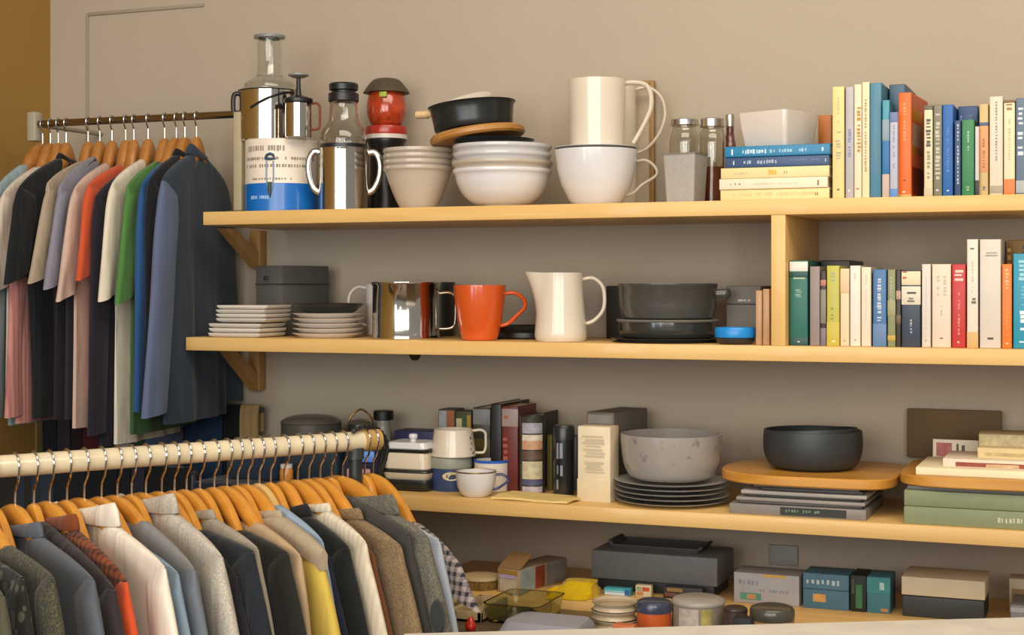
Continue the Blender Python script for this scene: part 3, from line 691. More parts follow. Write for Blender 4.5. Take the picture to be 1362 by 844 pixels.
def jar(label, px, hw, ytop, Y, z, content=None, frac=.5, lid='#cfccc4', lidh=10, body_col='#f0f0ea', name='glass_jar'):
    s = ppm(px, Y); r = hw / s; H = wz(px, ytop, Y) - z; lh = lidh / s; hb = H - lh
    t = thing(name, label, 'jar', (wx(px, Y), Y, z))
    MB().lathe(shell(lspline([(r * .9, 0), (r, .004), (r, hb * .5), (r, hb * .84), (r * .82, hb * .95), (r * .8, hb)], 3), .002), 36).build('body', glass(body_col), t)
    if content: cyl(MB(), r - .0032, .004, hb * frac, n=32).build('contents', plain(content, .8, var=.25, scale=120), t)
    mb = MB(); cyl(mb, r * .9, hb + .0003, H, n=36).build('lid', metal(lid, .25), t); return t
jar('glass jar with steel lid behind the grey vase', 911, 20.5, 159, -.095, ZT, '#b6ab97', .35, lidh=9)
jar('tall glass jar with red brown contents right of the grey vase', 947, 18.5, 158, -.135, ZT, '#7d3a22', .5, lidh=12)
t = thing('sauce_bottle', 'slim dark red bottle standing behind the lying books', 'bottle', (wx(971, -.1), -.1, ZT)); s = ppm(971, -.1); H = wz(971, 152, -.1) - ZT
MB().lathe(lspline([(0, 0), (7.5 / s, 0), (8 / s, .003), (8 / s, H * .62), (7 / s, H * .7), (5 / s, H * .8), (5 / s, H * .86), (0, H * .86)], 2), 24).build('body', plain('#5c2f26', .2, coat=.4), t)
cyl(MB(), 6 / s, H * .86, H, n=24).build('cap', metal('#d6d2c8', .3), t)

# square bowl on the lying books
Y = -0.232; px = 1035; s = ppm(px, Y); hx = .051; h = wz(px, 151, Y) - ZSTACK
t = MB().rings(rbowl([(hx * .84, .042, .006, 0), (hx * .88, .045, .008, .004), (hx * .96, .051, .008, h * .55), (hx, .054, .008, h * .97), (hx, .054, .008, h), (hx - .004, .05, .006, h), (hx * .86, .043, .006, .006)])).build('square_bowl', ceramic('#d5cbc1', .3), loc=(wx(px, Y), Y + .002, ZSTACK), rot=(0, 0, R(-22)))
tag(t, 'white rectangular bowl on top of the lying book stack', 'bowl')
book('orange book standing behind the lying stack', 1088, 1106, 153, ZT, '#c8701c', Y=-.15, d=.11, group='books standing on the top shelf')

# ------------------------------------------------------------------ second shelf wares
M_BOX = plain('#56544f', .7, scale=60)
t, w_, hh = box_thing('drawer_box', 'dark grey cardboard box with small knob behind the white dishes', 'box', 335, 380, 353, ZM, -.165, .135, M_BOX, yaw=R(-17))
mb = MB(); mb.box((-w_ / 2 - .0006, -.0006, hh * .72), (w_ / 2 + .0006, .136, hh * .745)).build('lid_seam', plain('#35332f', .8), t)
MB().lathe([(0, 0), (.003, 0), (.002, .004), (.005, .008), (.004, .011), (0, .012)], 16).build('knob', STEEL2, t, loc=(0, 0, hh * .82), rot=(R(90), 0, 0))
SQ = ceramic('#cfc7ba', .4); SQ2 = ceramic('#ddd4c8', .4)
Yf = -.312
def squares(x0, x1, ybot, ytop, n, lead, d, group, labs, zb=None):
    a, b = wx(x0, Yf), wx(x1, Yf); xc = (x0 + x1) / 2
    z0 = wz(xc, ybot, Yf) if zb is None else zb; z1 = z0 + (ybot - ytop) / ppm(xc, Yf); th = (z1 - z0) / n
    for i in range(n):
        j = rnd.uniform(-.003, .003); hx, hy = (b - a) / 2, d / 2; q = th * .94
        o = MB().rings(rbowl([(hx * .86, hy * .86, .006, 0), (hx * .97, hy * .97, .006, q * .35), (hx, hy, .006, q * .75), (hx, hy, .006, q), (hx * .9, hy * .9, .005, q * .95)])).build('square_plate', (SQ, SQ2)[i % 2], loc=((a + b) / 2 + j, Yf + hy + .002 + abs(j) * .5, z0 + i * th), rot=(0, 0, R(rnd.uniform(-2, 2))))
        tag(o, labs[i], 'plate', group)
    return z0 + n * th
pos4 = ('lowest', 'second from bottom', 'third from bottom', 'topmost')
zt_ = squares(275, 345, 446, 427, 3, 0, .105, 'square white dishes at the left shelf end', [f'square white dish in the lower left stack, {p}' for p in ('lowest', 'in the middle', 'topmost')], zb=ZM)
zt_ = squares(286, 353, 426, 403, 4, 0, .105, 'square white dishes at the left shelf end', [f'square off white dish in the upper left stack, {p}' for p in pos4], zb=zt_ + .002)
Y = -.222; px = 436; H = wz(px, 415.5, Y) - ZM
for i, p in enumerate(('lowest', 'second from bottom', 'in the middle', 'second from top', 'topmost')):
    plate(f'round white plate in the stack beside the steel mug, {p}', px + (i % 2), 47.5, ZM + i * H / 5, Y, ceramic('#ddd3c8'), H / 5 * .93, 'round white plates on the second shelf', flatness=.75)
plate('dark dish lying on the stack of round white plates', 438, 46, ZM + H + .0005, Y, plain('#2a2a28', .35), .018, name='dark_dish', cat='dish', flatness=.7)
cup('mug', 'white mug behind the steel mug, only its left handle showing', 'mug', 517, 31, 29, 378, ZM, -.105, ceramic('#d8d1c8'), handle=22, left=True, hz=(.2, .95), hrad=.0048)
t, h, rt = cup('steel_mug', 'mirror polished steel mug with square handle on the second shelf', 'mug', 540, 46, 45, 375, ZM, -.238, STEEL, prof=[(.95, 0), (.985, .02), (.985, .07), (.97, .09), (.97, .93), (1, .96), (1, 1)], handle=21, hz=(.18, .8), square=1, hrad=.0042, th=.002)
cup('saucepan', 'dark saucepan behind the steel mug', 'pan', 583, 22, 21, 375, ZM, -.06, plain('#2b2a27', .35))
ORANGE = ceramic('#cc541f', .2)
t, h, rt = cup('mug', 'bright orange mug with handle on the second shelf', 'mug', 638, 35, 23, 379, ZM, -.262, ORANGE, prof=[(.6, 0), (.66, .015), (.74, .12), (.86, .4), (.95, .7), (1, .97), (1, 1)], handle=26, hz=(.26, .86), hrad=.0055)
# cream pitcher with spout
px = 746; Y = -.25; s = ppm(px, Y); h = wz(px, 362.5, Y) - ZM
t = thing('pitcher', 'cream pitcher with pouring spout on the second shelf', 'pitcher', (wx(px, Y), Y, ZM), ray_yaw(px))
prof = shell([(29 / s, 0), (33 / s, .003), (35 / s, h * .1), (33.5 / s, h * .3), (31 / s, h * .6), (29.5 / s, h * .85), (30 / s, h)], .003)
rings = []
n = 56
for r_, z_ in lspline(prof[:8], 3) + prof[8:]:
    ring = []
    for j in range(n):
        a = 2 * math.pi * j / n; d_ = math.pi - a
        f = max(0, (z_ / h - .35) / .65) ** 1.6 * math.exp(-(d_ / .42) ** 2)
        rr_ = max(r_, 1e-5) + (f * 20 / s if r_ > .01 else 0)
        ring.append((rr_ * math.cos(a), rr_ * math.sin(a), z_ + f * .002))
    rings.append(ring)
MB().rings(rings).build('body', CREAM, t)
loop_handle(h * .25, h * .92, 33.5 / s, 30 / s, 28 / s, .0047, (1.15, .8)).build('handle', CREAM, t)
plate('black tray lying behind the orange mug and cream pitcher', 700, 62, ZM, -.105, plain('#1b1a19', .4), .024, name='black_tray', cat='tray', flatness=.8)
# dark casseroles
px = 888; Y = -.212; s = ppm(px, Y); DK = plain('#45443f', .25, var=.08, coat=.3)
plate('dark plate under the casserole dishes', 886, 74, ZM, Y, plain('#3a3935', .3), .008, name='plate', flatness=.9)
zl = ZM + .0085; zmid = wz(px, 424, Y); ztop = wz(px, 377, Y); r = 65 / s
t = thing('casserole_dish', 'lower dark grey casserole dish with pale rim', 'casserole', (wx(px, Y), Y, zl), ray_yaw(px))
H = zmid - zl; MB().lathe(shell([(r * .93, 0), (r * .97, .003), (r, H * .4), (r, H * .86)], .004), 64).build('body', plain('#2f302d', .2, coat=.4), t)
MB().lathe([(0, H * .86), (r * 1.03, H * .86), (r * 1.05, H * .93), (r * 1.03, H), (0, H)], 64).build('rim', plain('#6a6760', .35), t)
t = thing('casserole_dish', 'upper dark grey casserole dish with side handle, stacked on another', 'casserole', (wx(px, Y), Y, zmid + .0003), ray_yaw(px))
H = ztop - zmid; MB().lathe(shell([(r * .88, 0), (r * .93, .003), (r * .985, H * .4), (r, H * .9), (r * 1.015, H * .93), (r * 1.015, H)], .004), 64).build('body', DK, t)
MB().tube(spline([(r - .002, -.012, H * .7), (r + .018, -.012, H * .72), (r + .021, 0, H * .72), (r + .018, .012, H * .72), (r - .002, .012, H * .7)]), .005, 10, flat=(1, 1.8)).build('handle', DK, t)
box_thing('black_box', 'slim black box standing behind the casserole dishes', 'box', 806, 850, 380, ZM, -.075, .05, plain('#232220', .5))
t, w_, hh = box_thing('grey_box', 'grey cardboard box between the casseroles and the tan boards', 'box', 966, 1012, 380, ZM, -.15, .11, plain('#6f6963', .7))
MB().box((-w_ / 2 - .0005, -.0005, hh * .66), (w_ / 2 + .0005, .111, hh * .685)).build('lid_seam', plain('#3f3b37', .8), t)
mb = MB(); glyphs(mb, random.Random(2), -.01, .014, hh * .72, hh * .76, -.0008, 0, 'x', .003); mb.build('print', plain('#c9c2b8', .6), t, smooth=False)
px = 978; Y = -.272; s = ppm(px, Y); r = 26 / s
o = MB().lathe(shell([(r * .75, 0), (r * .9, .003), (r * .98, .008), (r, .012)], .002), 40).build('small_dish', plain('#2a2c2c', .3), loc=(wx(px, Y), Y, ZM)); tag(o, 'small dark dish under the blue lid', 'dish')
zb_ = ZM + .0124; o = MB().lathe([(0, 0), (r * 1.03, 0), (r * 1.05, .003), (r * 1.05, .0145), (r * 1.0, .0175), (r * .85, .0175), (r * .8, .0155), (0, .0155)], 48).build('plastic_lid', plain('#1b86cf', .35), loc=(wx(px, Y), Y, zb_)); tag(o, 'bright blue plastic lid at the right of the casseroles', 'lid')
for lab, a, b, yt in (('tan board leaning left of the pine divider, left one', 1005, 1013.5, 386), ('tan board leaning against the pine divider, right one', 1014.5, 1023.5, 384)):
    x0, x1 = wx(a, -.3), wx(b, -.3)
    o = MB().box((0, 0, 0), (x1 - x0, .2, wz(a, yt, -.3) - ZM), bev=.0015).build('tan_board', wood('#c09468', '#a87f54', 'z'), loc=(x0, -.3, ZM)); tag(o, lab, 'board', 'tan boards beside the divider')
# ------------------------------------------------------------------ third shelf wares
ZS3 = ZB
px = 414; Y = -.15; s = ppm(px, Y); r = 40 / s; h1 = wz(px, 562, Y) - ZB; h2 = wz(px, 551, Y) - ZB
t = thing('lidded_pan', 'dark grey pan with domed lid at the left of the third shelf', 'pan', (wx(px, Y), Y, ZB))
MB().lathe(shell([(r * .92, 0), (r * .97, .004), (r, h1 * .6), (r, h1)], .003), 48).build('body', plain('#4a4640', .3), t)
MB().lathe(lspline([(r * 1.01, h1 + .0003), (r * 1.01, h1 + .004), (r * .75, h2 - .004), (r * .3, h2), (0, h2)], 3), 48).build('lid', plain('#54504a', .3), t)
px = 480; Y = -.08; s = ppm(px, Y); r = 19 / s; h1 = wz(px, 563, Y) - ZB
t = thing('small_pot', 'small dark pot with a thin golden bail handle', 'pot', (wx(px, Y), Y, ZB), ray_yaw(px))
MB().lathe(shell(lspline([(r * .7, 0), (r * .9, .01), (r, h1 * .5), (r * .9, h1)], 3), .003), 40).build('body', plain('#3a3833', .3, coat=.3), t)
MB().lathe(lspline([(r * .88, h1 + .0004), (r * .6, h1 + .008), (0, h1 + .011)], 3), 40).build('lid', plain('#5a564e', .3, coat=.4), t)
hz_ = h1 + .03; MB().tube(spline([(-r * .93, 0, h1 - .012), (-r * .7, 0, h1 + .013), (0, 0, hz_), (r * .7, 0, h1 + .013), (r * .93, 0, h1 - .012)]), .002, 8).build('bail_handle', GOLD, t)
px = 510; Y = -.075; s = ppm(px, Y); h1 = wz(px, 558, Y) - ZB; h2 = wz(px, 545.5, Y) - ZB
t = thing('bottle', 'grey bottle with wide black cap at the back of the third shelf', 'bottle', (wx(px, Y), Y, ZB))
MB().lathe(lspline([(0, 0), (11 / s, 0), (11.5 / s, .003), (11.5 / s, h1 * .7), (9 / s, h1 * .85), (9 / s, h1), (0, h1)], 2), 28).build('body', plain('#8f8a84', .35), t)
cyl(MB(), 13.5 / s, h1 + .0003, h2, n=32).build('cap', plain('#151515', .45), t)
# bag with black strap
x0, x1 = wx(462, -.24), wx(508, -.24); W = (x1 - x0) / 2; H = wz(485, 583, -.24) - ZB
t = thing('handbag', 'small dark navy bag with black braided strap at the end of the front clothes rail', 'bag', ((x0 + x1) / 2, -.235, ZB), R(12))
lv = [(W * .92, .03, .012, 0), (W, .034, .015, .006), (W * 1.0, .036, .016, H * .5), (W * .9, .026, .014, H * .85), (W * .7, .012, .01, H)]
MB().rings(rbowl(lv)).build('body', cloth('#27283c', 'plain'), t)
MB().box((-W * .1, -.0385, H * .55), (W * .72, -.03, H * .78), bev=.003).build('blue_patch', plain('#5a86d8', .4), t)
MB().box((-W * .75, -.038, H * .1), (W * .5, -.03, H * .42), bev=.003).build('front_pocket', cloth('#b98a86', 'plain'), t)
pts = [(-W * .8, 0, H * .82), (-W * .35, 0, H * 1.1), (W * .35, 0, H * 1.12), (W * 1.02, 0, H * .86), (W * 1.18, 0, H * .45), (W * .9, -.004, H * .1)]
pts = spline([(x, y - .042, z) for x, y, z in pts], 8)
mb = MB(); mb.tube(pts, .0042, 8)
for i in range(2, len(pts) - 1, 2):
    p = pts[i]; mb.tube([p + Vector((-.0035, 0, -.003)), p + Vector((.0035, 0, .003))], .0022, 6)
mb.build('strap', plain('#141414', .6), t)
# enamel dishes
EN = ceramic('#d6c9b2', .3); ENB = plain('#1e211f', .3)
def enamel(label, px0, px1, Y, z, parts):
    a, b = wx(px0, Y), wx(px1, Y); pxm = (px0 + px1) / 2; hx = (b - a) / 2; hy = .042; s = ppm(pxm, Y)
    t = thing('enamel_dish', label, 'dish', ((a + b) / 2, Y + hy, z), group=None); zc = 0
    for nm, hpx, k0, k1, m in parts:
        h = hpx / s
        MB().rings(rbowl([(hx * k0 * .96, hy * k0 * .96, .012, zc), (hx * k0, hy * k0, .014, zc + min(.002, h * .2)), (hx * k1, hy * k1, .014, zc + h * .9), (hx * k1 * .98, hy * k1 * .98, .013, zc + h)])).build(nm, m, t); zc += h
    return t, z + zc, zc
t, z2, _ = enamel('low cream enamel dish on a black tray, under the lidded dish', 504, 569, -.262, ZB, [('tray', 15, .96, 1.0, ENB), ('dish', 9, .9, .97, EN), ('rim', 4, 1.0, .98, ENB)])
t, z3, zc = enamel('lidded cream enamel dish with black rims and a white knob', 507, 568, -.257, z2 + .0003, [('dish', 22, .98, .92, EN), ('rim', 4.5, .96, .98, ENB), ('lid', 9, .9, .84, WHITE)])
MB().lathe(lspline([(0, zc), (.006, zc), (.006, zc + .003), (.009, zc + .008), (.0075, zc + .014), (0, zc + .015)], 3), 24).build('knob', WHITE, t)
t, w_, hh = box_thing('purple_box', 'dark purple blue box behind the lidded enamel dish', 'box', 524, 579, 573, ZB, -.075, .06, plain('#2b2a5a', .5, var=.2))
# canister and mugs
px = 599; Y = -.2; s = ppm(px, Y); r = 28.5 / s; H = wz(px, 606, Y) - ZB; hb = H * .68
t = thing('tea_canister', 'dark blue canister with grey green band and oval label', 'canister', (wx(px, Y), Y, ZB), ray_yaw(px))
MB().lathe([(0, 0), (r * .97, 0), (r, .003), (r, hb), (0, hb)], 48).build('body', plain('#33466e', .35, var=.12), t)
MB().lathe([(0, hb), (r * 1.03, hb), (r * 1.04, hb + .003), (r * 1.02, H * .97), (r * 1.0, H), (0, H)], 48).build('lid', plain('#8d8f83', .45), t)
mb = MB(); a0 = R(-90) + .05; ring = []
for k in range(24):
    q = 2 * math.pi * k / 24; aa = a0 + .42 * math.cos(q); ring.append(((r + .0008) * math.cos(aa), (r + .0008) * math.sin(aa), hb * .68 + .0085 * math.sin(q)))
ring2 = [((r + .0014) / (r + .0008) * x, (r + .0014) / (r + .0008) * y, z) for x, y, z in ring]
mb.rings([ring, ring2]); curved_marks(mb, r + .0012, [(hb * .62, hb * .75, -.18, .28)], 1, random.Random(9), .004); mb.build('label', [plain('#c9bb98', .5), plain('#4a4434', .6)], t, smooth=False)
cup('mug', 'white floral mug standing on the dark blue canister', 'mug', 603, 26, 31.5, 570, ZB + H + .0003, Y, CREAM, prof=[(1.1, 0), (1.17, .03), (1.16, .12), (1.08, .5), (1.0, .96), (1, 1)], handle=17, hz=(.12, .92), square=1, hrad=.0042)
o = [x for x in bpy.data.objects if x.get('label', '') == 'white floral mug standing on the dark blue canister'][0]
mb = MB(); rm = 26 / ppm(603, -.2); hm = wz(603, 570, -.2) - ZB - H
for a_, z_, w_, l_, tw in ((-.62, .7, .07, .12, .6), (-.58, .5, .05, .1, -.5), (-.5, .16, .12, .07, .3), (-.68, .3, .04, .1, 1.0)):
    q = []
    for k in range(12):
        e = 2 * math.pi * k / 12; uu, vv = w_ * math.cos(e), l_ * math.sin(e) * .5; aa = a_ + uu * math.cos(tw) - vv * math.sin(tw); zz_ = z_ + uu * math.sin(tw) * .6 + vv * math.cos(tw)
        rr_ = rm * (1.0 + .165 * (1 - zz_)) * 1.012 + .0006; q.append((rr_ * math.cos(aa), rr_ * math.sin(aa), zz_ * hm))
    mb.add(q, [tuple(range(12))])
mb.build('painted_flowers', plain('#6a6760', .5), o, smooth=False)
t, h, rt = cup('teacup', 'white cup with dark blue handle and golden rim, in front of the canister', 'cup', 633, 27, 15, 626, ZB, -.272, ceramic('#d9d6d4'), prof=[(.58, 0), (.62, .02), (.76, .12), (.91, .38), (.98, .7), (1, .97), (1, 1)], handle=16, hz=(.25, .86), hrad=.0036, hmat=ceramic('#33406e'), th=.002)
MB().lathe([(rt - .0024, h - .0005), (rt + .0004, h - .0012), (rt + .0004, h + .0008), (rt - .0024, h + .0008)], 48, cap=False).build('rim', GOLD, t)
cup('mug', 'white mug with bright blue rim and blue side behind the teacup', 'mug', 654, 23.5, 21, 611, ZB, -.185, ceramic('#d9cfc0'), prof=[(.9, 0), (.95, .02), (.97, .3), (1, .97), (1, 1)])
o = [x for x in bpy.data.objects if x.name.startswith('mug') and x.get('label', '').startswith('white mug with bright')][0]
rt = 23.5 / ppm(654, -.185); hh = wz(654, 611, -.185) - ZB
MB().lathe([(rt - .003, hh - .001), (rt + .0006, hh - .004), (rt + .0008, hh + .001), (rt - .003, hh + .001)], 48, cap=False).build('rim', ceramic('#2a5fc0'), o)
mb = MB(); rings = [[(R1 * math.cos(a), R1 * math.sin(a), z) for a in [R(-28 + 4 * k) for k in range(15)] for R1 in (rt * .985 + .0006,)] for z in (hh * .03, hh * .5, hh * .96)]
mb.add([p for rg in rings for p in rg], [(i * 15 + j, i * 15 + j + 1, (i + 1) * 15 + j + 1, (i + 1) * 15 + j) for i in range(2) for j in range(14)]); mb.build('blue_side_stripe', ceramic('#3a58a4'), o)
# cartons and books at the back
def carton(label, x0, x1, yt, Y, d, col, patches=(), z=ZB, yaw=0.0, name='carton', group=None, cat='box', bev=.0015, side=()):
    t, w_, hh = box_thing(name, label, cat, x0, x1, yt, z, Y, d, plain(col, .6, var=.1), yaw=yaw, group=group, bev=bev)
    for i, (a, b, c, e, cc) in enumerate(patches):
        MB().box(((a - .5) * w_, -.0006 - i * .0003, c * hh), ((b - .5) * w_, .0005, e * hh)).build('printed_panel', plain(cc, .6, var=.15, scale=60), t, smooth=False)
    for a, b, c, e, cc in side:
        MB().box((w_ / 2 - .0005, a * d, c * hh), (w_ / 2 + .0006, b * d, e * hh)).build('printed_panel', plain(cc, .6, var=.25, scale=60), t, smooth=False)
    return t, w_, hh
carton('small carton with orange and grey printed top, behind the floral mug', 583, 605, 544, -.09, .05, '#4a4238', [(.05, .5, .72, .98, '#98a0a0'), (.52, .95, .72, .98, '#a4603a'), (.3, .7, .55, .7, '#c0392c'), (.1, .9, .1, .5, '#7d6a34')])
carton('small green and gold carton right of the orange one, behind the floral mug', 606, 627, 547, -.085, .05, '#4a4a2a', [(.05, .4, .3, .9, '#c9bc8a'), (.42, .7, .3, .95, '#3f5a34'), (.72, .98, .4, .95, '#b58a3a')])
GB = 'books and cartons at the back of the third shelf'
book('grey topped book behind the floral mug handle', 629, 652, 542, ZB, '#504a3c', bands=[(.78, .98, '#8d8f8e'), (.1, .6, '#6d602e')], Y=-.12, d=.09, group=GB)
book('thick black book at the back of the third shelf', 652.5, 667, 537, ZB, '#15171a', Y=-.185, d=.15, group=GB)
book('dark red book with pale top right of the black book', 667.5, 689, 540, ZB, '#6d2a26', bands=[(.76, .97, '#a8938c')], titles=[(.8, .95, .1, .4, '#b06030', .01), (.1, .7, .05, .4, '#a8563a', .012)], Y=-.185, d=.1, group=GB)
book('black book standing behind the picture canister', 690, 724, 548, ZB, '#23211c', bands=[(.84, .98, '#4a3024')], Y=-.1, d=.08, group=GB)
px = 708; Y = -.185; s = ppm(px, Y); r = 17 / s; H = wz(px, 557, Y) - ZB
t = thing('picture_canister', 'round canister with pale pictures between the dark red book and black flask', 'canister', (wx(px, Y), Y, ZB), ray_yaw(px))
MB().lathe(lspline([(0, 0), (r * .98, 0), (r, .003), (r, H * .97), (r * .95, H), (0, H)], 2), 36).build('body', plain('#3c3a2e', .3), t)
mb = MB(); mm = [plain(c, .5, var=.25, scale=90) for c in ('#9a97a0', '#c9bda8', '#b98c6a', '#5a4434', '#b8ac8c', '#4a4c6a', '#b0a4a8')]
zs_ = [(.82, .96), (.72, .8), (.6, .72), (.46, .58), (.2, .44), (.12, .19), (.02, .1)]
for i, (a, b) in enumerate(zs_):
    vs = [((r + .0006) * math.cos(R(q)), (r + .0006) * math.sin(R(q)), zz * H) for zz in (a, b) for q in range(-140, -39, 10)]; k = 11
    mb.add(vs, [(j, j + 1, k + j + 1, k + j) for j in range(k - 1)], i)
mb.build('picture_label', mm, t)
px = 750; Y = -.215; s = ppm(px, Y); r = 14 / s; H = wz(px, 565, Y) - ZB
t = thing('flask', 'slim black round flask with grey marks', 'flask', (wx(px, Y), Y, ZB), ray_yaw(px))
mb = MB().lathe([(0, 0), (r * .97, 0), (r, .003), (r, H * .8), (0, H * .8)], 36)
curved_marks(mb, r, [(H * .5, H * .76, -.75, -.1), (H * .3, H * .45, -.7, -.2), (H * .1, H * .25, -.75, -.2)], 1, random.Random(5), .007)
mb.build('body', [plain('#1b1c1d', .25, coat=.3), plain('#7d7e88', .5)], t)
MB().lathe([(0, H * .8), (r * 1.02, H * .8), (r * 1.02, H * .96), (r * .9, H), (0, H)], 36).build('lid', plain('#232426', .3), t)
book('slim olive gold book between the canister and the black flask', 727, 734, 578, ZB, '#7d7440', Y=-.14, d=.08, group=GB)
book('slim slate book between the flask and the cream box', 759, 768, 580, ZB, '#5a5f5c', Y=-.12, d=.08, group=GB)
t, w_, hh = carton('tall cream paper box in front of the grey brown carton', 768, 812, 567, -.262, .045, '#d9c8a8', [], yaw=R(-3))
mb = MB(); glyphs(mb, random.Random(4), -w_ * .38, w_ * .35, hh * .36, hh * .92, -.0006, 0, 'z', .006); mb.build('printed_text', plain('#bfae8e', .7), t, smooth=False)
MB().box((-w_ / 2 - .0008, -.0012, 0), (w_ / 2 + .0008, .002, hh * .3), bev=.0006).build('paper_band', plain('#d2bf9c', .7), t)
carton('tall grey brown carton behind the cream paper box', 779, 818, 548, -.185, .14, '#6a6258', [(.05, .95, .86, .97, '#8c857c'), (.6, .95, .8, .85, '#cbb9a0'), (.1, .6, .4, .7, '#6d4a3c')], yaw=R(-10))
# stone bowl and plates
px = 893; Y = -.213; s = ppm(px, Y); H = wz(px, 636, Y) - ZB; PL = ceramic('#b8b4ad', .3)
for i, p in enumerate(('lowest', 'second from bottom', 'in the middle', 'fourth from bottom', 'topmost, directly under the stone bowl')):
    plate(f'grey plate in the stack on the third shelf, {p}', px + (0, 1.5, -1, 1, 0)[i], 75 if i < 4 else 76, ZB + i * H / 5, Y, PL if i else ceramic('#a5a19a', .3), H / 5 * .98, 'stacked grey plates under the stone bowl', flatness=.62)
ztop = ZB + H
bowl('grey speckled stoneware bowl on the stack of grey plates', px, 67.5, wz(px, 576, Y) - ztop, ztop + .0004, Y, ceramic('#9a938b', .2, speck=.5), [(.7, 0), (.74, .02), (.85, .1), (.93, .28), (.97, .5), (.995, .8), (1, 1)], .004)
# yellow napkin
mb = MB(); nx_, ny_ = 18, 10; xa, xb = wx(664, -.27), wx(765, -.27); W = xb - xa
vs = []; 
for top in (0, 1):
    for j in range(ny_):
        for i in range(nx_):
            u, v = i / (nx_ - 1), j / (ny_ - 1)
            z_ = .0015 + .004 * top + .003 * math.sin(u * 7 + v * 2) * math.sin(v * 3 + .5) ** 2 + .003 * v * (1 - u)
            vs.append((u * W - W / 2 + .012 * v, (v - .5) * .075 + .004 * math.sin(u * 5), max(z_, .001 + .004 * top)))
o_ = nx_ * ny_; fs = []
for j in range(ny_ - 1):
    for i in range(nx_ - 1):
        a = j * nx_ + i; fs += [(a, a + nx_, a + nx_ + 1, a + 1), (o_ + a, o_ + a + 1, o_ + a + nx_ + 1, o_ + a + nx_)]
edge = [i for i in range(nx_)] + [j * nx_ + nx_ - 1 for j in range(1, ny_)] + [(ny_ - 1) * nx_ + i for i in range(nx_ - 2, -1, -1)] + [j * nx_ for j in range(ny_ - 2, 0, -1)]
for k in range(len(edge)): a, b = edge[k], edge[(k + 1) % len(edge)]; fs.append((a, b, o_ + b, o_ + a))
o = mb.add(vs, fs).build('paper_napkin', plain('#dcc078', .8), loc=((xa + xb) / 2, -.272, ZB)); tag(o, 'pale yellow paper lying on the shelf in front of the flask', 'paper')
# magazines and boards
Yf = -.305; z = ZB; zt = wz(1075, 648, Yf); cols = ['#7d756e', '#4a4541', '#8a837c', '#35322f', '#9c958d', '#3a3734', '#57524c']
hs = [.36, .09, .12, .1, .13, .1, .1]; labs = ('thick grey brown magazine with black spine label at the bottom of the magazine stack', 'dark magazine, second from bottom of the stack under the wooden board', 'grey magazine, third from bottom of the stack under the wooden board', 'black magazine in the middle of the stack under the wooden board', 'pale grey magazine, third from top of the stack under the wooden board', 'charcoal magazine, second from top of the stack under the wooden board', 'brown grey magazine on top of the stack under the wooden board')
mid = 1066
for i in range(7):
    th = hs[i] * (zt - ZB); a, b = wx(970 + (0, 12, 8, 22, 14, 40, 30)[i], Yf), wx(1152 - (0, 6, 2, 8, 0, 6, 10)[i], Yf); yo = (0, .006, .004, .012, .006, .014, .012)[i]
    t = thing('magazine', labs[i], 'magazine', ((a + b) / 2, Yf + yo, z), R((0, 1, -.6, 1.2, -.5, .8, -1)[i]), 'magazines under the wooden board')
    MB().box((-(b - a) / 2, 0, 0), ((b - a) / 2, .2, th * .97), bev=min(.0015, th * .3)).build('cover', plain(cols[i], .45, var=.12), t)
    if i == 0:
        MB().box((-(b - a) * .12, -.0006, th * .12), ((b - a) * .36, .001, th * .86)).build('spine_label', plain('#22251f', .5), t)
        mb = MB(); glyphs(mb, random.Random(8), -(b - a) * .08, (b - a) * .18, th * .4, th * .7, -.0009, 0, 'x', .005); mb.build('label_print', plain('#6a8468', .6), t, smooth=False)
    z += th
ZMAG = z
OAK = wood('#cf953f', '#b97d2c', 'x', .4); 
def slab(name, label, outline, z, th, mat, cx_, cy_, bev=.0022):
    def rg(k, zz): return [(cx_ + (x - cx_) * k, cy_ + (y - cy_) * k, zz) for x, y in outline]
    m = max(abs(x - cx_) for x, y in outline); q = 1 - bev / m
    o = MB().rings([[(x - cx_, y - cy_, zz - z) for x, y, zz in rg(k, zz)] for k, zz in ((q, z), (1, z + bev), (1, z + th - bev), (q, z + th))]).build(name, mat, loc=(cx_, cy_, z), angle=25)
    return tag(o, label, 'board')
xl, xr = wx(962, -.19), wx(1192, -.25); cxx = (xl + xr) / 2; hx = (xr - xl) / 2; hy = .142
pts = []
for k in range(64):
    a = 2 * math.pi * k / 64; c, s_ = math.cos(a), math.sin(a)
    e = 2 / (2.6 if c < 0 else 5.0)
    pts.append((cxx + hx * math.copysign(abs(c) ** e, c), -.168 + hy * math.copysign(abs(s_) ** e, s_)))
TB = .0175
slab('serving_board', 'rounded wooden serving board under the black bowl', pts, ZMAG, TB, OAK, cxx, -.168)
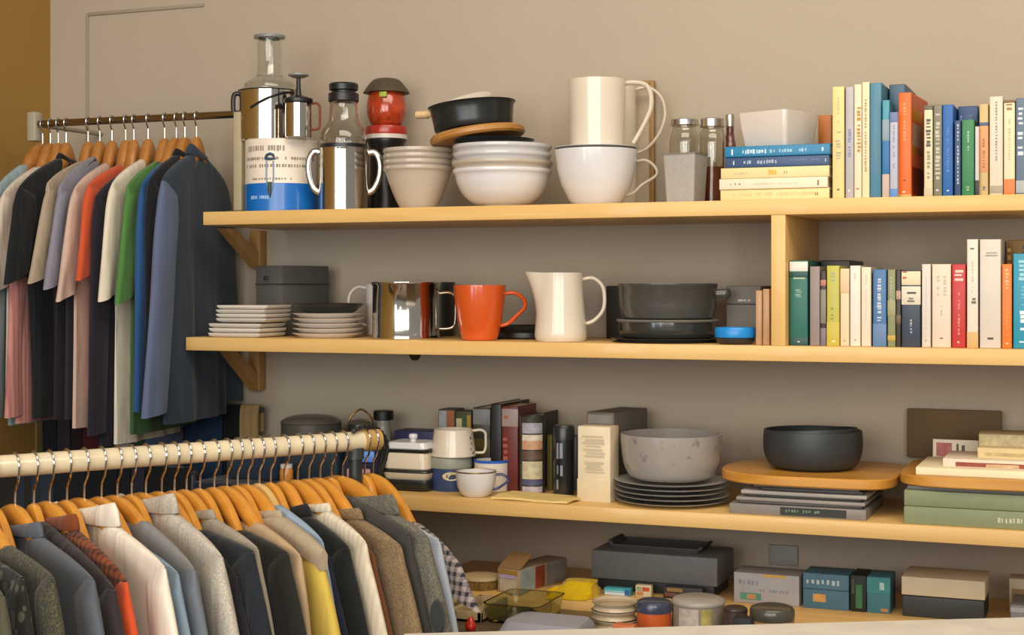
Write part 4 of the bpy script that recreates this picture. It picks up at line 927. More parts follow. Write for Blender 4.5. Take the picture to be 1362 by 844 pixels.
# green boxes and second board
Yf = -.308; zg = ZB; gl = ('sage green flat box at the bottom, with faint white print', 'sage green flat box, upper one of the pair')
for i, (y0, y1) in enumerate(((701, 677), (677, 655.5))):
    a, b = wx(1202, Yf), wx(1400, Yf); th = (y0 - y1) / ppm(1280, Yf)
    t = thing('green_box', gl[i], 'box', ((a + b) / 2, Yf + i * .003, zg), group='sage green boxes on the third shelf')
    MB().box((-(b - a) / 2, 0, 0), ((b - a) / 2, .19, th * .985), bev=.002).build('body', plain('#7f8663', .6, var=.08), t)
    if i == 0:
        mb = MB(); glyphs(mb, random.Random(6), (b - a) * .14, (b - a) * .42, th * .3, th * .65, -.0006, 0, 'x', .006); mb.build('printed_text', plain('#b9ba9c', .6), t, smooth=False)
    zg += th
a, b = wx(1206, Yf), wx(1400, Yf); th = 5 / ppm(1280, Yf)
o = MB().box((-(b - a) / 2, 0, 0), ((b - a) / 2, .185, th), bev=.001).build('grey_folder', plain('#5a5a58', .5), loc=((a + b) / 2, Yf + .006, zg)); tag(o, 'thin dark grey folder between the green boxes and the second wooden board', 'folder')
zg += th + .0003
xl, xr = wx(1187, -.2), wx(1460, -.31); pts = []; cxx2 = (xl + xr) / 2; hx = (xr - xl) / 2
xl = max(xl, cxx + (wx(1192, -.25) - wx(962, -.19)) / 2 + .004); cxx2 = (xl + xr) / 2; hx = (xr - xl) / 2
for k in range(64):
    a = 2 * math.pi * k / 64; c, s_ = math.cos(a), math.sin(a); e = 2 / 4.5
    pts.append((cxx2 + hx * math.copysign(abs(c) ** e, c), -.164 + .152 * math.copysign(abs(s_) ** e, s_)))
slab('serving_board', 'second wooden serving board, on the green boxes, carrying papers', pts, zg, TB, OAK, cxx2, -.164)
Z1 = ZMAG + TB; Z2 = zg + TB
px = 1081; Y = -.17; hb = wz(px, 571, Y) - Z1
PB = [(.68, 0), (.72, .02), (.87, .1), (.96, .3), (1.0, .55), (1.0, .85), (.985, 1.0)]
bowl('matte black bowl, lower of the nested pair on the wooden board', px, 65, hb, Z1, Y, plain('#2f3334', .5, var=.1), PB, .004, 'nested black bowls')
bowl('matte black bowl nested inside the other, tilted rim showing', px + 1, 60, hb * .78, Z1 + hb * .2 + .003, Y, plain('#2a2e2f', .5, var=.1), PB, .003, 'nested black bowls', tilt=(R(-2), R(-3)))
# brown panel, papers, cards on the second board
t = MB().box((wx(1206, -.03), -.012, 0), (wx(1332, -.03), 0, wz(1270, 545, -.03) - Z2), bev=.002).build('brown_panel', plain('#5a4526', .75, var=.12, scale=9), loc=(0, -.018, Z2), rot=(R(-1.5), 0, 0)); tag(t, 'dark brown panel leaning against the wall at the back of the second board', 'panel')
z = Z2; Yp = -.285
def sheet(label, x0, x1, hpx, Y, d, col, z, yaw=0., marks=(), name='paper_pad', cat='paper', bev=.001):
    a, b = wx(x0, Y), wx(x1, Y); th = hpx / ppm((x0 + x1) / 2, Y)
    t = thing(name, label, cat, ((a + b) / 2, Y, z), yaw)
    MB().box((-(b - a) / 2, 0, 0), ((b - a) / 2, d, th), bev=min(bev, th * .3)).build('sheets', plain(col, .8, var=.08), t)
    for i, (q0, q1, v0, v1, c) in enumerate(marks): MB().box((q0 * (b - a), -.0005 - i * .0003, v0 * th), (q1 * (b - a), .001, v1 * th)).build('printed_mark', plain(c, .7, var=.3, scale=80), t, smooth=False)
    return z + th
z = sheet('cream paper pad at the front of the second board', 1218, 1400, 10, Yp, .17, '#e9d9b4', z)
z = sheet('magazine with red and brown picture edge on the cream pad', 1254, 1400, 11, -.26, .13, '#ddcdb4', z, marks=[(-.38, .5, .1, .62, '#8a4434'), (-.1, .2, .1, .5, '#c4a07a')], name='magazine', cat='magazine')
zc = z
a, b = wx(1240, -.118), wx(1301, -.118)
t = thing('picture_card', 'white standing card with a small red picture', 'card', ((a + b) / 2, -.112, Z2), rot=(R(-4), 0, 0)); H = wz(1270, 585, -.118) - Z2; W = b - a
MB().box((-W / 2, 0, 0), (W / 2, .004, H), bev=.0008).build('card', plain('#d9cdb8', .7), t)
MB().box((-W * .42, -.0006, H * .3), (-W * .08, .001, H * .86)).build('red_picture', plain('#a25a54', .6, var=.4, scale=70), t, smooth=False)
mb = MB(); glyphs(mb, random.Random(1), W * .02, W * .4, H * .5, H * .85, -.0008, 0, 'x', .009); mb.build('printed_text', plain('#55503f', .7), t, smooth=False)
z = sheet('folded newspaper, lower of two on the magazine', 1300, 1400, 14, -.235, .1, '#d6c08c', zc, yaw=R(-2), marks=[(-.4, .4, .25, .55, '#b8a070')], name='newspaper', cat='newspaper')
z = sheet('folded newspaper with fine print on top of the pile at the right edge', 1302, 1400, 17, -.215, .09, '#a99a74', z, yaw=R(3), name='newspaper', cat='newspaper', marks=[(-.48, .5, .1, .95, '#b3a47e')])

# ------------------------------------------------------------------ lowest shelf wares
px = 640; Y = -.262; s = ppm(px, Y); r = 25 / s; H = wz(px, 764, Y) - ZL
t = thing('round_box', 'round woven box with pale lid behind the plaid sleeve', 'box', (wx(px, Y), Y, ZL))
MB().lathe([(0, 0), (r * .95, 0), (r, .003), (r, H * .74), (0, H * .74)], 40).build('body', cloth('#8a6e34', 'tweed', '#6a5226', .5), t)
MB().lathe([(0, H * .74), (r * 1.06, H * .74), (r * 1.07, H * .8), (r * 1.05, H * .97), (r * .95, H), (0, H)], 40).build('lid', plain('#c3ab80', .7), t)
t, w_, hh = carton('patterned carton with printed side panels on the lowest shelf', 660, 692, 757, -.29, .17, '#a3937a', [(.12, .88, .08, .6, '#b8ad94'), (.1, .8, .62, .78, '#b0a0bc'), (.05, .95, .8, .98, '#a07a3a')], z=ZL, yaw=R(-12), side=[(.04, .3, .05, .97, '#8fa0a0'), (.33, .52, .05, .97, '#8a4028'), (.55, .95, .05, .97, '#8a847a')])
MB().box((-w_ / 2, 0, 0), (w_ / 2, .05, .0015)).build('top_flap', plain('#8a6a44', .7), t, loc=(0, .003, hh), rot=(R(28), 0, 0))
# yellow pouch
px0, px1 = 730, 795; Y = -.262; a, b = wx(px0, Y), wx(px1, Y); W = (b - a) / 2; H = wz(762, 770, Y) - ZL; rings = []
for zf, kx, ky, ox in ((0, .95, .9, 0), (.04, 1.02, 1, 0), (.3, .92, .95, .05), (.6, .7, .7, .2), (.85, .6, .45, .32), (1, .62, .4, .36), (.97, .5, .28, .36)):
    ring = []
    for j in range(36):
        q = 2 * math.pi * j / 36; n_ = mnoise.noise(Vector((math.cos(q) * 3.1, math.sin(q) * 3.1, zf * 3.5))) * .3 if 0 < zf < .98 else 0
        ring.append((W * kx * (1 + n_) * math.copysign(abs(math.cos(q)) ** .75, math.cos(q)) + ox * W, .045 * ky * (1 + n_) * math.copysign(abs(math.sin(q)) ** .75, math.sin(q)), H * zf + (n_ * .02 if zf > .05 else 0)))
    rings.append(ring)
o = MB().rings(rings).build('yellow_pouch', cloth('#c9a60e', 'plain'), loc=((a + b) / 2, Y, ZL)); tag(o, 'bright yellow crumpled pouch on the lowest shelf', 'pouch')
# big black box with grey lid
t, w_, hh = box_thing('storage_box', 'large black box with overhanging grey lid on the lowest shelf', 'box', 795, 950, 770, ZL, -.19, .11, plain('#23282a', .5))
H2 = (778 - 740) / ppm(870, -.2)
MB().box((-w_ / 2 - .009, -.012, hh - .004), (w_ / 2 + .009, .116, hh - .004 + H2), bev=.003).build('lid', plain('#636363', .6, var=.1, scale=70), t)
zl_ = ZL + hh - .004 + H2
a, b = wx(822, -.12), wx(944, -.12); W = (b - a) / 2; H = wz(884, 716, -.12) - zl_
t = thing('grey_tray', 'dark grey open tray with raised ends on the large box lid', 'tray', ((a + b) / 2, -.135, zl_ + .0003))
mb = MB(); mb.rings([[(x, y, z) for x, y in rrect(hx, hy, .006)] for hx, hy, z in ((W * .9, .042, 0), (W * .97, .048, H * .55), (W * .965, .0475, H * .62), (W * .88, .04, .004))]).build('body', plain('#4c4d4e', .6), t)
mb = MB(); mb.prism([(-W * .97, H * .5), (-W * .9, H * .5), (-W * .97, H * 1.0), (-W * 1.03, H * .98)], -.04, .04); mb.build('raised_end', plain('#3d3e3f', .6), t)
mb = MB(); mb.prism([(W * .97, H * .5), (W * .9, H * .5), (W * .95, H * .85), (W * 1.0, H * .83)], -.04, .04); mb.build('raised_end', plain('#3d3e3f', .6), t)
carton('small teal and white packet in front of the large black box', 803, 838, 782, -.235, .02, '#3fa0ac', [(.05, .95, .5, .62, '#a8d4d8'), (.05, .95, .05, .42, '#c9d4e0'), (.8, .98, .1, .9, '#2a5a9a')], z=ZL, name='packet', cat='packet')
carton('small cream packet with red flowers in front of the large black box', 845, 866, 778, -.23, .015, '#c9bf9c', [(.45, .9, .5, .85, '#b8482c'), (.1, .5, .15, .45, '#b87a4a'), (.1, .4, .55, .85, '#8a9a6a')], z=ZL, name='packet', cat='packet')
carton('low dark packet with gold marks in front of the large black box', 882, 934, 781, -.225, .02, '#2b2a28', [(.1, .5, .6, .9, '#8a6a3a'), (.05, .35, .2, .5, '#6a4030'), (.75, .95, .3, .55, '#c9a88a')], z=ZL, name='packet', cat='packet')
t, w_, hh = carton('pale grey carton with green label on the lowest shelf', 976, 1063, 763, -.21, .07, '#a9a7a8', [(.1, .42, .12, .34, '#4f8f78'), (.2, .34, .15, .3, '#c08a5a'), (.45, .8, .9, .985, '#d0a848')], z=ZL)
mb = MB(); glyphs(mb, random.Random(12), -w_ * .42, -w_ * .08, hh * .6, hh * .78, -.0007, 0, 'x', .008); glyphs(mb, random.Random(13), -w_ * .1, w_ * .4, hh * .4, hh * .5, -.0007, 0, 'x', .006); mb.build('printed_text', plain('#858a98', .6), t, smooth=False)
t, w_, hh = carton('blue carton with white lettering and orange label', 1068, 1129, 763, -.21, .07, '#4b7488', [(.22, .5, .2, .42, '#d09a50')], z=ZL)
MB().box((-w_ / 2 - .0005, -.0008, hh * .54), (w_ / 2 + .0005, .0705, hh * .57)).build('lid_seam', plain('#33525f', .7), t)
mb = MB(); glyphs(mb, random.Random(14), -w_ * .42, w_ * .36, hh * .68, hh * .84, -.0007, 0, 'x', .009); mb.build('printed_text', plain('#b9c6c8', .6), t, smooth=False)
carton('slim black carton with green figure between the blue and teal cartons', 1131, 1152, 765, -.21, .07, '#1b211c', [(.35, .75, .1, .75, '#3a7048'), (.1, .25, .5, .9, '#4a4a40')], z=ZL)
t, w_, hh = carton('teal carton right of the slim black one', 1153, 1184, 767, -.208, .07, '#3f7886', [(.0, 1, .56, .97, '#3a8a8c'), (.55, .75, .65, .85, '#a8d0c8'), (.6, .9, .05, .14, '#b08850')], z=ZL)
t, w_, hh = box_thing('shoe_box', 'black box with a cream lid at the right of the lowest shelf', 'box', 1200, 1309, 795, ZL, -.215, .1, plain('#2e3231', .5))
H2 = (792 - 766) / ppm(1255, -.215)
MB().box((-w_ / 2 - .001, -.003, hh + .0015), (w_ / 2 + .002, .103, hh + H2), bev=.002).build('lid', plain('#cfc2a4', .6), t)
MB().box((-w_ / 2 + .002, .002, hh - .001), (w_ / 2 - .002, .098, hh + .002)).build('inner_edge', plain('#1c1e1c', .6), t)
carton('small grey box at the right edge of the lowest shelf', 1344, 1400, 806, -.24, .1, '#77777a', [(.0, .9, .7, .9, '#9a9a9c')], z=ZL)
carton('cream packet standing behind the small grey box at the right edge', 1342, 1380, 770, -.11, .05, '#b3a48a', [(.1, .6, .4, .7, '#8a6a44')], z=ZL)

# ------------------------------------------------------------------ low table and wares in front of the lowest shelf
TZ = wz(830, 846, -.5); TX0, TX1 = wx(560, -.5), wx(1130, -.5)
t = thing('display_table', 'low dark table in front of the lowest shelf, mostly hidden by the pale counter', 'table', ((TX0 + TX1) / 2, -.52, 0))
W = (TX1 - TX0) / 2
MB().box((-W, -.17, TZ - .025), (W, .185, TZ), bev=.002).build('table_top', wood('#6a5a44', '#55452f', 'x'), t)
for sx in (-1, 1):
    for sy in (-1, 1): MB().box((sx * (W - .03) - .02, sy * .14 - .02 + .0075, 0), (sx * (W - .03) + .02, sy * .14 + .02 + .0075, TZ - .0252)).build('leg', wood('#6a5a44', '#55452f', 'z'), t)
# wooden crate
a, b = wx(608, -.48), wx(646, -.48); W = (b - a) / 2
t = thing('wooden_tray', 'pale wooden tray beside the glass baking dish', 'tray', ((a + b) / 2, -.44, TZ)); H = wz(625, 806, -.48) - TZ; mb = MB()
mb.box((-W, -.06, 0), (W, .06, .006), bev=.001)
for lo, hi in (((-W, -.06, 0), (-W + .008, .06, H)), ((W - .008, -.06, 0), (W, .06, H)), ((-W, -.06, 0), (W, -.052, H * .8)), ((-W, .052, 0), (W, .06, H))): mb.box(lo, hi, bev=.001)
mb.build('tray_body', wood('#b8a27c', '#a08a64', 'y'), t)
# glass baking dish
a, b = wx(652, -.46), wx(727, -.46); W = (b - a) / 2; H = wz(690, 799, -.46) - TZ
t = MB().rings(rbowl([(W * .88, .055, .012, 0), (W * .92, .06, .014, .004), (W, .07, .016, H * .97), (W * 1.03, .073, .017, H), (W * .97, .068, .015, H), (W * .9, .058, .012, .006)])).build('baking_dish', glass('#c9cdb8', .05), loc=((a + b) / 2, -.43, TZ)); tag(t, 'smoky glass baking dish on the low table', 'dish')
# grey cloth stack
a, b = wx(676, -.585), wx(786, -.585); W = (b - a) / 2; H = wz(740, 821, -.585) - TZ
rings = []
for zf, k, sh in ((0, .97, 0), (.1, 1, 0), (.45, 1, .0), (.6, .97, .002), (.85, .93, .004), (1.0, .86, .005), (1.02, .5, .006)):
    rings.append([(x * (1 + .03 * math.sin(9 * zf + 3 * y / .05)) + sh, y, H * zf) for x, y in rrect(W * k, .05 * k, .018)])
o = MB().rings(rings).build('folded_cloth', cloth('#8e8a90', 'plain'), loc=((a + b) / 2, -.6, TZ)); tag(o, 'folded grey lavender cloth on the low table', 'cloth')
# beige plates
px = 818; Y = -.5; H = wz(px, 798, Y) - TZ
for i, p in enumerate(('lowest', 'second from bottom', 'third from bottom', 'topmost')):
    plate(f'beige plate in the small stack beside the orange tin, {p}', px + (0, 1, -1, 0)[i], 31, TZ + i * H / 4, Y, ceramic('#b5a384', .4), H / 4 * .99, 'small beige plates on the low table', flatness=.9)
carton('tiny orange and white packet in front of the beige plates', 814, 843, 831, -.6, .02, '#bf673c', [(.55, .95, .2, .9, '#d8d8d8'), (.1, .4, .3, .8, '#e0a080')], z=TZ, name='packet', cat='packet')
def tin(label, px, hw, ytop, Y, body, lid, lidpx, patches=()):
    s = ppm(px, Y); r = hw / s; H = wz(px, ytop, Y) - TZ; hb = H - lidpx / s
    t = thing('round_tin', label, 'tin', (wx(px, Y), Y, TZ), ray_yaw(px))
    MB().lathe([(0, 0), (r * .97, 0), (r, .002), (r, hb), (0, hb)], 40).build('body', body, t)
    MB().lathe([(0, hb), (r * 1.02, hb), (r * 1.03, hb + .003), (r * 1.02, H - .006), (r * .95, H - .002), (r * .85, H - .001), (r * .8, H), (0, H)], 40).build('lid', lid, t)
    for z0, z1, a0, a1, c in patches:
        n = 10; vs = [((r + .0006) * math.cos(R(-90) + a0 + (a1 - a0) * j / n), (r + .0006) * math.sin(R(-90) + a0 + (a1 - a0) * j / n), zz * hb) for zz in (z0, z1) for j in range(n + 1)]
        MB().add(vs, [(j, j + 1, n + 2 + j, n + 1 + j) for j in range(n)]).build('printed_label', plain(c, .5, var=.3, scale=80), t)
    return t
tin('orange tin with dark blue lid on the low table', 870, 23, 797, -.5, plain('#c25a25', .4), plain('#3a4054', .3, coat=.3), 15)
tin('wide tin with pale grey lid and floral label, right of the orange tin', 929, 35, 793, -.47, plain('#8d8272', .5, var=.2), plain('#9a9288', .35), 8, [(.1, .95, -.8, .0, '#b3a59a'), (.1, .95, .1, .5, '#a89a5a')])
tin('small dark purple brown tin between the wide tins', 978, 16, 806, -.5, plain('#4a3834', .5, var=.3), plain('#3a2d2a', .4), 6)
tin('flat jar with dark lid and tan body at the right of the low table', 1027, 29, 805, -.48, plain('#b08a5a', .5), plain('#4c4a40', .3, coat=.3), 17)
carton('tiny black and blue packet between the dark tin and the flat jar', 974, 999, 822, -.6, .025, '#1d1d24', [(.5, .95, .3, .8, '#6a8ac0'), (.05, .4, .3, .8, '#b8a0a8')], z=TZ, name='packet', cat='packet')
px = 626; Y = -.57; s = ppm(px, Y); r = 7.5 / s; zc = wz(px, 828, Y)
o = MB().lathe(lspline([(0, 0), (r * .5, .001), (r, r * .9), (r * .9, r * 1.6), (r * .35, (zc - TZ) + r * 1.0), (0, (zc - TZ) + r * 1.0)], 4), 24).build('red_ornament', plain('#c02a1c', .3, coat=.3), loc=(wx(px, Y), Y, TZ)); tag(o, 'small shiny red ornament under the plaid sleeve', 'ornament')

# ------------------------------------------------------------------ pale counter in the foreground
def fromcam(px, t, z):
    u = (px - 681.0) / F
    return Vector((t * (FW[0] + u * RT[0]), CAMY + t * (FW[1] + u * RT[1]), z))
tc = 1.62; zc = CAMZ - (830.5 - HZ) / F * tc
p0 = fromcam(950, tc, zc); ang = TH - R(90) + R(83.4); dr = Vector((math.sin(R(61.5)), math.cos(R(61.5)), 0)); dr = Vector((math.cos(R(28.5)), math.sin(R(28.5)), 0)); nr = Vector((dr.y, -dr.x, 0))
m, nt, bs = new_mat('pale_stone'); v = coords(nt)
n1 = node(nt, 'ShaderNodeTexNoise', Scale=22.0, Detail=6.0); nt.links.new(v, n1.inputs['Vector'])
nt.links.new(mixc(nt, n1.outputs['Fac'], rgb('#b9b1a2'), rgb('#e0dacd')), bs.inputs['Base Color']); bs.inputs['Roughness'].default_value = .7; bump(nt, bs, n1.outputs['Fac'], .25)
yaw = math.atan2(dr.y, dr.x)
t = thing('counter', 'pale speckled counter top running along the bottom of the picture', 'counter', (p0.x, p0.y, 0), yaw)
a, b = -.335, .62
MB().box((a, -.5, zc - .035), (b, 0, zc), bev=.003).build('counter_top', m, t)
MB().box((a + .03, -.46, 0), (b - .03, -.04, zc - .0352), bev=.002).build('base', plain('#b9ac94', .7), t)
# ------------------------------------------------------------------ clothes rails, hangers, garments
HWOOD = wood('#d9983c', '#c5812a', 'x', .35, coat=.3); HWOOD_PALE = wood('#dcb878', '#cba35f', 'x', .4); HWOOD_DK = wood('#b3793a', '#97602a', 'x', .4, coat=.2)
HOOK = metal('#cfcfd2', .15)

def project(p):
    dx, dy = p[0], p[1] - CAMY
    dep = FW[0] * dx + FW[1] * dy; lat = RT[0] * dx + RT[1] * dy
    return 681 + F * lat / dep, HZ - F * (p[2] - CAMZ) / dep

def solve(loc, d, px, py):
    """point of the vertical plane through loc along d seen at (px, py): local (x, z)"""
    u = (px - 681) / F; dx, dy = loc[0], loc[1] - CAMY
    dep0 = FW[0] * dx + FW[1] * dy; lat0 = RT[0] * dx + RT[1] * dy
    dd = FW[0] * d[0] + FW[1] * d[1]; dl = RT[0] * d[0] + RT[1] * d[1]
    x = (u * dep0 - lat0) / (dl - u * dd)
    return x, CAMZ - (py - HZ) / F * (dep0 + x * dd) - loc[2]

def curve(xa, za, hw, zt):
    """shoulder line: 0 at the neck, through (xa, za), to (hw, zt)"""
    def f(x):
        x = abs(x)
        if x < xa: q = x / xa; return za * (q ** 2.2 * (1.45 - .45 * q))
        q = min((x - xa) / max(hw - xa, 1e-4), 1.15)
        return za + (zt - za) * (q * .8 + .2 * q ** 4)
    return f

def hanger(label, loc, rz, f, hw, drop, rr_, mat, group, hw_vis=None, big=1.0):
    t = thing('clothes_hanger', label, 'hanger', loc, rz, group)
    W = min(hw * .86, .19); n = 28; rings = []; xa_ = hw_vis or .07
    for i in range(n + 1):
        x = -W + 2 * W * i / n; e = 1 - (abs(x) / W) ** 6 * .55; k_ = min(1, max(0, (abs(x) - xa_ * .9) / .025)); ht = (.036 - .014 * abs(x) / W) * e * (1 + (big - 1) * (1 - k_)); ty = ((.0085 + .003 * (big - 1) / .5) * (1 - k_) + .0055 * k_) * (e ** .5)
        zc = f(x) - ht / 2 - .001 - .004 * k_; ring = []
        for j in range(12):
            a = 2 * math.pi * j / 12; c, s_ = math.cos(a), math.sin(a)
            ring.append((x, ty * math.copysign(abs(c) ** .7, c), zc + ht / 2 * math.copysign(abs(s_) ** .8, s_)))
        rings.append(ring)
    MB().rings(rings).build('shoulder_bar', mat, t)
    R_ = rr_ + .0022; pts = [(R_ * math.cos(R(a)), 0, drop + R_ * math.sin(R(a))) for a in (215, 190, 160, 130, 100, 70, 40, 10, -15)]
    pts += [(R_ * .75, 0, drop - R_ * 1.15), (.002, 0, drop - R_ * 1.9), (0, 0, max(drop - R_ * 2.4, .006)), (0, 0, -.01)]
    MB().tube(spline(pts, 3), .0017, 8).build('hook', HOOK, t)
    return t

def garment(name, label, cat, loc, rz, f, xa, za, hw, zt, length, mat, hem=.8, th=.0095, sl=None, sleeve_mat=None, collar=None, collar_mat=None, seed=0, group=None, amp=.004, yoke=None, neck=1):
    """f = shoulder line; sl = (length, width, outward lean) of the sleeves"""
    t = thing(name, label, cat, loc, rz, group); rr2 = random.Random(seed)
    ph = [rr2.uniform(0, 6) for _ in range(4)]; NS, NV = 30, 18
    zb = zt - length
    def col(s):
        def top(face):
            x = s * hw; z = f(x) + .006 if abs(x) > xa else za + .006 - (.03 if face * neck > 0 else .006) * math.sqrt(max(0, 1 - (x / xa) ** 2))
            return z
        pts = []
        for face in (1, -1):
            rng = range(NV + 1) if face > 0 else range(NV, -1, -1)
            for k in rng:
                v = (k / NV) ** 1.7; z = top(face) * (1 - v) + zb * v
                wv = hw * (1 - (1 - hem) * min(1, v / .5) ** .7) * (.96 + .04 * v)
                x = s * wv
                edge = 1 - .72 * abs(s) ** 5
                T = (th * (.62, .88, 1)[min(k, 2)] + .004 * v) * edge
                if k == 0: T *= .7
                y = face * T + amp * min(1, v * 1.6) * (math.sin(s * 8 + ph[0] + v * 1.5) + .6 * math.sin(s * 15 + ph[1]) )
                pts.append((x, y, z))
        return pts
    body = MB().rings([col(-1 + 2 * i / NS) for i in range(NS + 1)]).build('body', mat, t, angle=60)
    if sl:
        L, Wd, lean = sl
        for sg in (1, -1):
            rings = []; NQ = 18
            for k in range(NQ + 1):
                q = k / NQ; z = zt + .003 - L * q
                a = Wd / 2 * min(1, math.sqrt(q / .2) * .8 + .3); xo = hw * .975 + .012 * (1 - (1 - min(q / .22, 1)) ** 2) + lean * max(0, q - .05)
                b = th * 1.12 * min(1, math.sqrt(q / .08) * .8 + .35) * (1 + .08 * math.sin(q * 9 + ph[2]))
                ring = []
                for j in range(20):
                    an = 2 * math.pi * j / 20; c, s_ = math.cos(an), math.sin(an)
                    wob = 1 + .1 * math.sin(an * 3 + ph[3] + q * 5) * min(1, q * 3)
                    tilt = -.35 * (c * a) if L < .3 else -.1 * c * a
                    ring.append((sg * (xo - a + a * c), b * wob * math.copysign(abs(s_) ** .8, s_) + amp * .6 * q * math.sin(c * 4 + ph[1]), z - (tilt * q) * -1 * .9))
                rings.append(ring)
            MB().rings(rings).build('sleeve', (sleeve_mat if sg > 0 else None) or mat, t, angle=60)
    if collar:
        hgt, flare = collar; cm = collar_mat or mat; rings = []; N = 40
        for dr_, dz, ky in ((-.004, -.008, .9), (-.006, hgt * .7, .95), (-.004, hgt * .98, 1.1), (0, hgt, 1.3), (flare * .5, hgt * .75, 1.6), (flare, hgt * .12, 1.75), (flare * .8, hgt * .02, 1.6)):
            ring = []
            for j in range(N):
                a = 2 * math.pi * j / N; c, s_ = math.cos(a), math.sin(a); xx = (xa + dr_) * c; far = .25 if c < -.2 else 1.0
                zz_ = za + .004 + dz * far * (.55 + .45 * abs(c)) - .02 * (1 - abs(c) ** 1.6) * (1.0 if s_ * neck > 0 else .35)
                ring.append((xx, .0098 * ky * s_, zz_))
            rings.append(ring)
        MB().rings(rings, 0, False, False).build('collar', cm, t, angle=70)
    if yoke:
        ym, yl = yoke
        def ycol(s):
            pts = []
            for face in (1, -1):
                for k in (range(5) if face > 0 else range(4, -1, -1)):
                    v = k / 4; x = s * hw * 1.006
                    z0_ = (f(x) + .0075 if abs(x) > xa else za + .0068)
                    z = z0_ - yl * v; T = th * 1.1 * (1 - .5 * abs(s) ** 5) * (.45 if v == 0 else 1.05)
                    pts.append((x, face * T, z))
            return pts
        MB().rings([ycol(-1 + 2 * i / 24) for i in range(25)]).build('yoke', ym, t, angle=60)
    return t

# ---- front rail (runs away to the right)
RA = R(31.4); RD = Vector((math.sin(RA), math.cos(RA), 0)); PD = Vector((math.cos(RA), -math.sin(RA), 0))
T0 = 2.2; ZR = CAMZ - (620 - HZ) / F * T0; RP0 = fromcam(0, T0, ZR); RR = .0165
def rail_s(px):
    u = (px - 681) / F; lat0 = (0 - 681) / F * T0; a = math.sin(R(53.3)); c = math.cos(R(53.3))
    return (u * T0 - lat0) / (a - u * c)
def rail_p(s): return RP0 + RD * s
s_post = rail_s(473); s_end = rail_s(501); s_beg = rail_s(-175)
base = rail_p(s_post); base = Vector((base.x, base.y, 0))
t = thing('clothes_rack', 'freestanding clothes rack with a cream round rail in the foreground', 'clothes rack', base, -RA)
loc_ = lambda s, x, z: (x, s - s_post, z)
M_RAIL = plain('#d8c9a8', .22, var=.12, coat=.5); M_POST = plain('#22282a', .35)
MB().tube([loc_(s_beg, 0, ZR), loc_(s_end, 0, ZR)], RR, 28).build('rail', M_RAIL, t)
MB().tube([loc_(s_end - .03, 0, ZR), loc_(s_end + .003, 0, ZR)], RR + .0018, 28).build('end_cap', plain('#b58f52', .4), t)
for s in (s_post, s_beg + .05):
    p = MB().tube([loc_(s, 0, .04), loc_(s, 0, ZR - RR + .002)], .0115, 20).build('post', M_POST, t)
    MB().tube([loc_(s, 0, ZR - .03), loc_(s, 0, ZR - .011)], .0145, 20).build('clamp', plain('#31393b', .3), p)
    MB().box(loc_(s - .015, -.22, .0), loc_(s + .015, .22, .04), bev=.005).build('foot', M_POST, t)

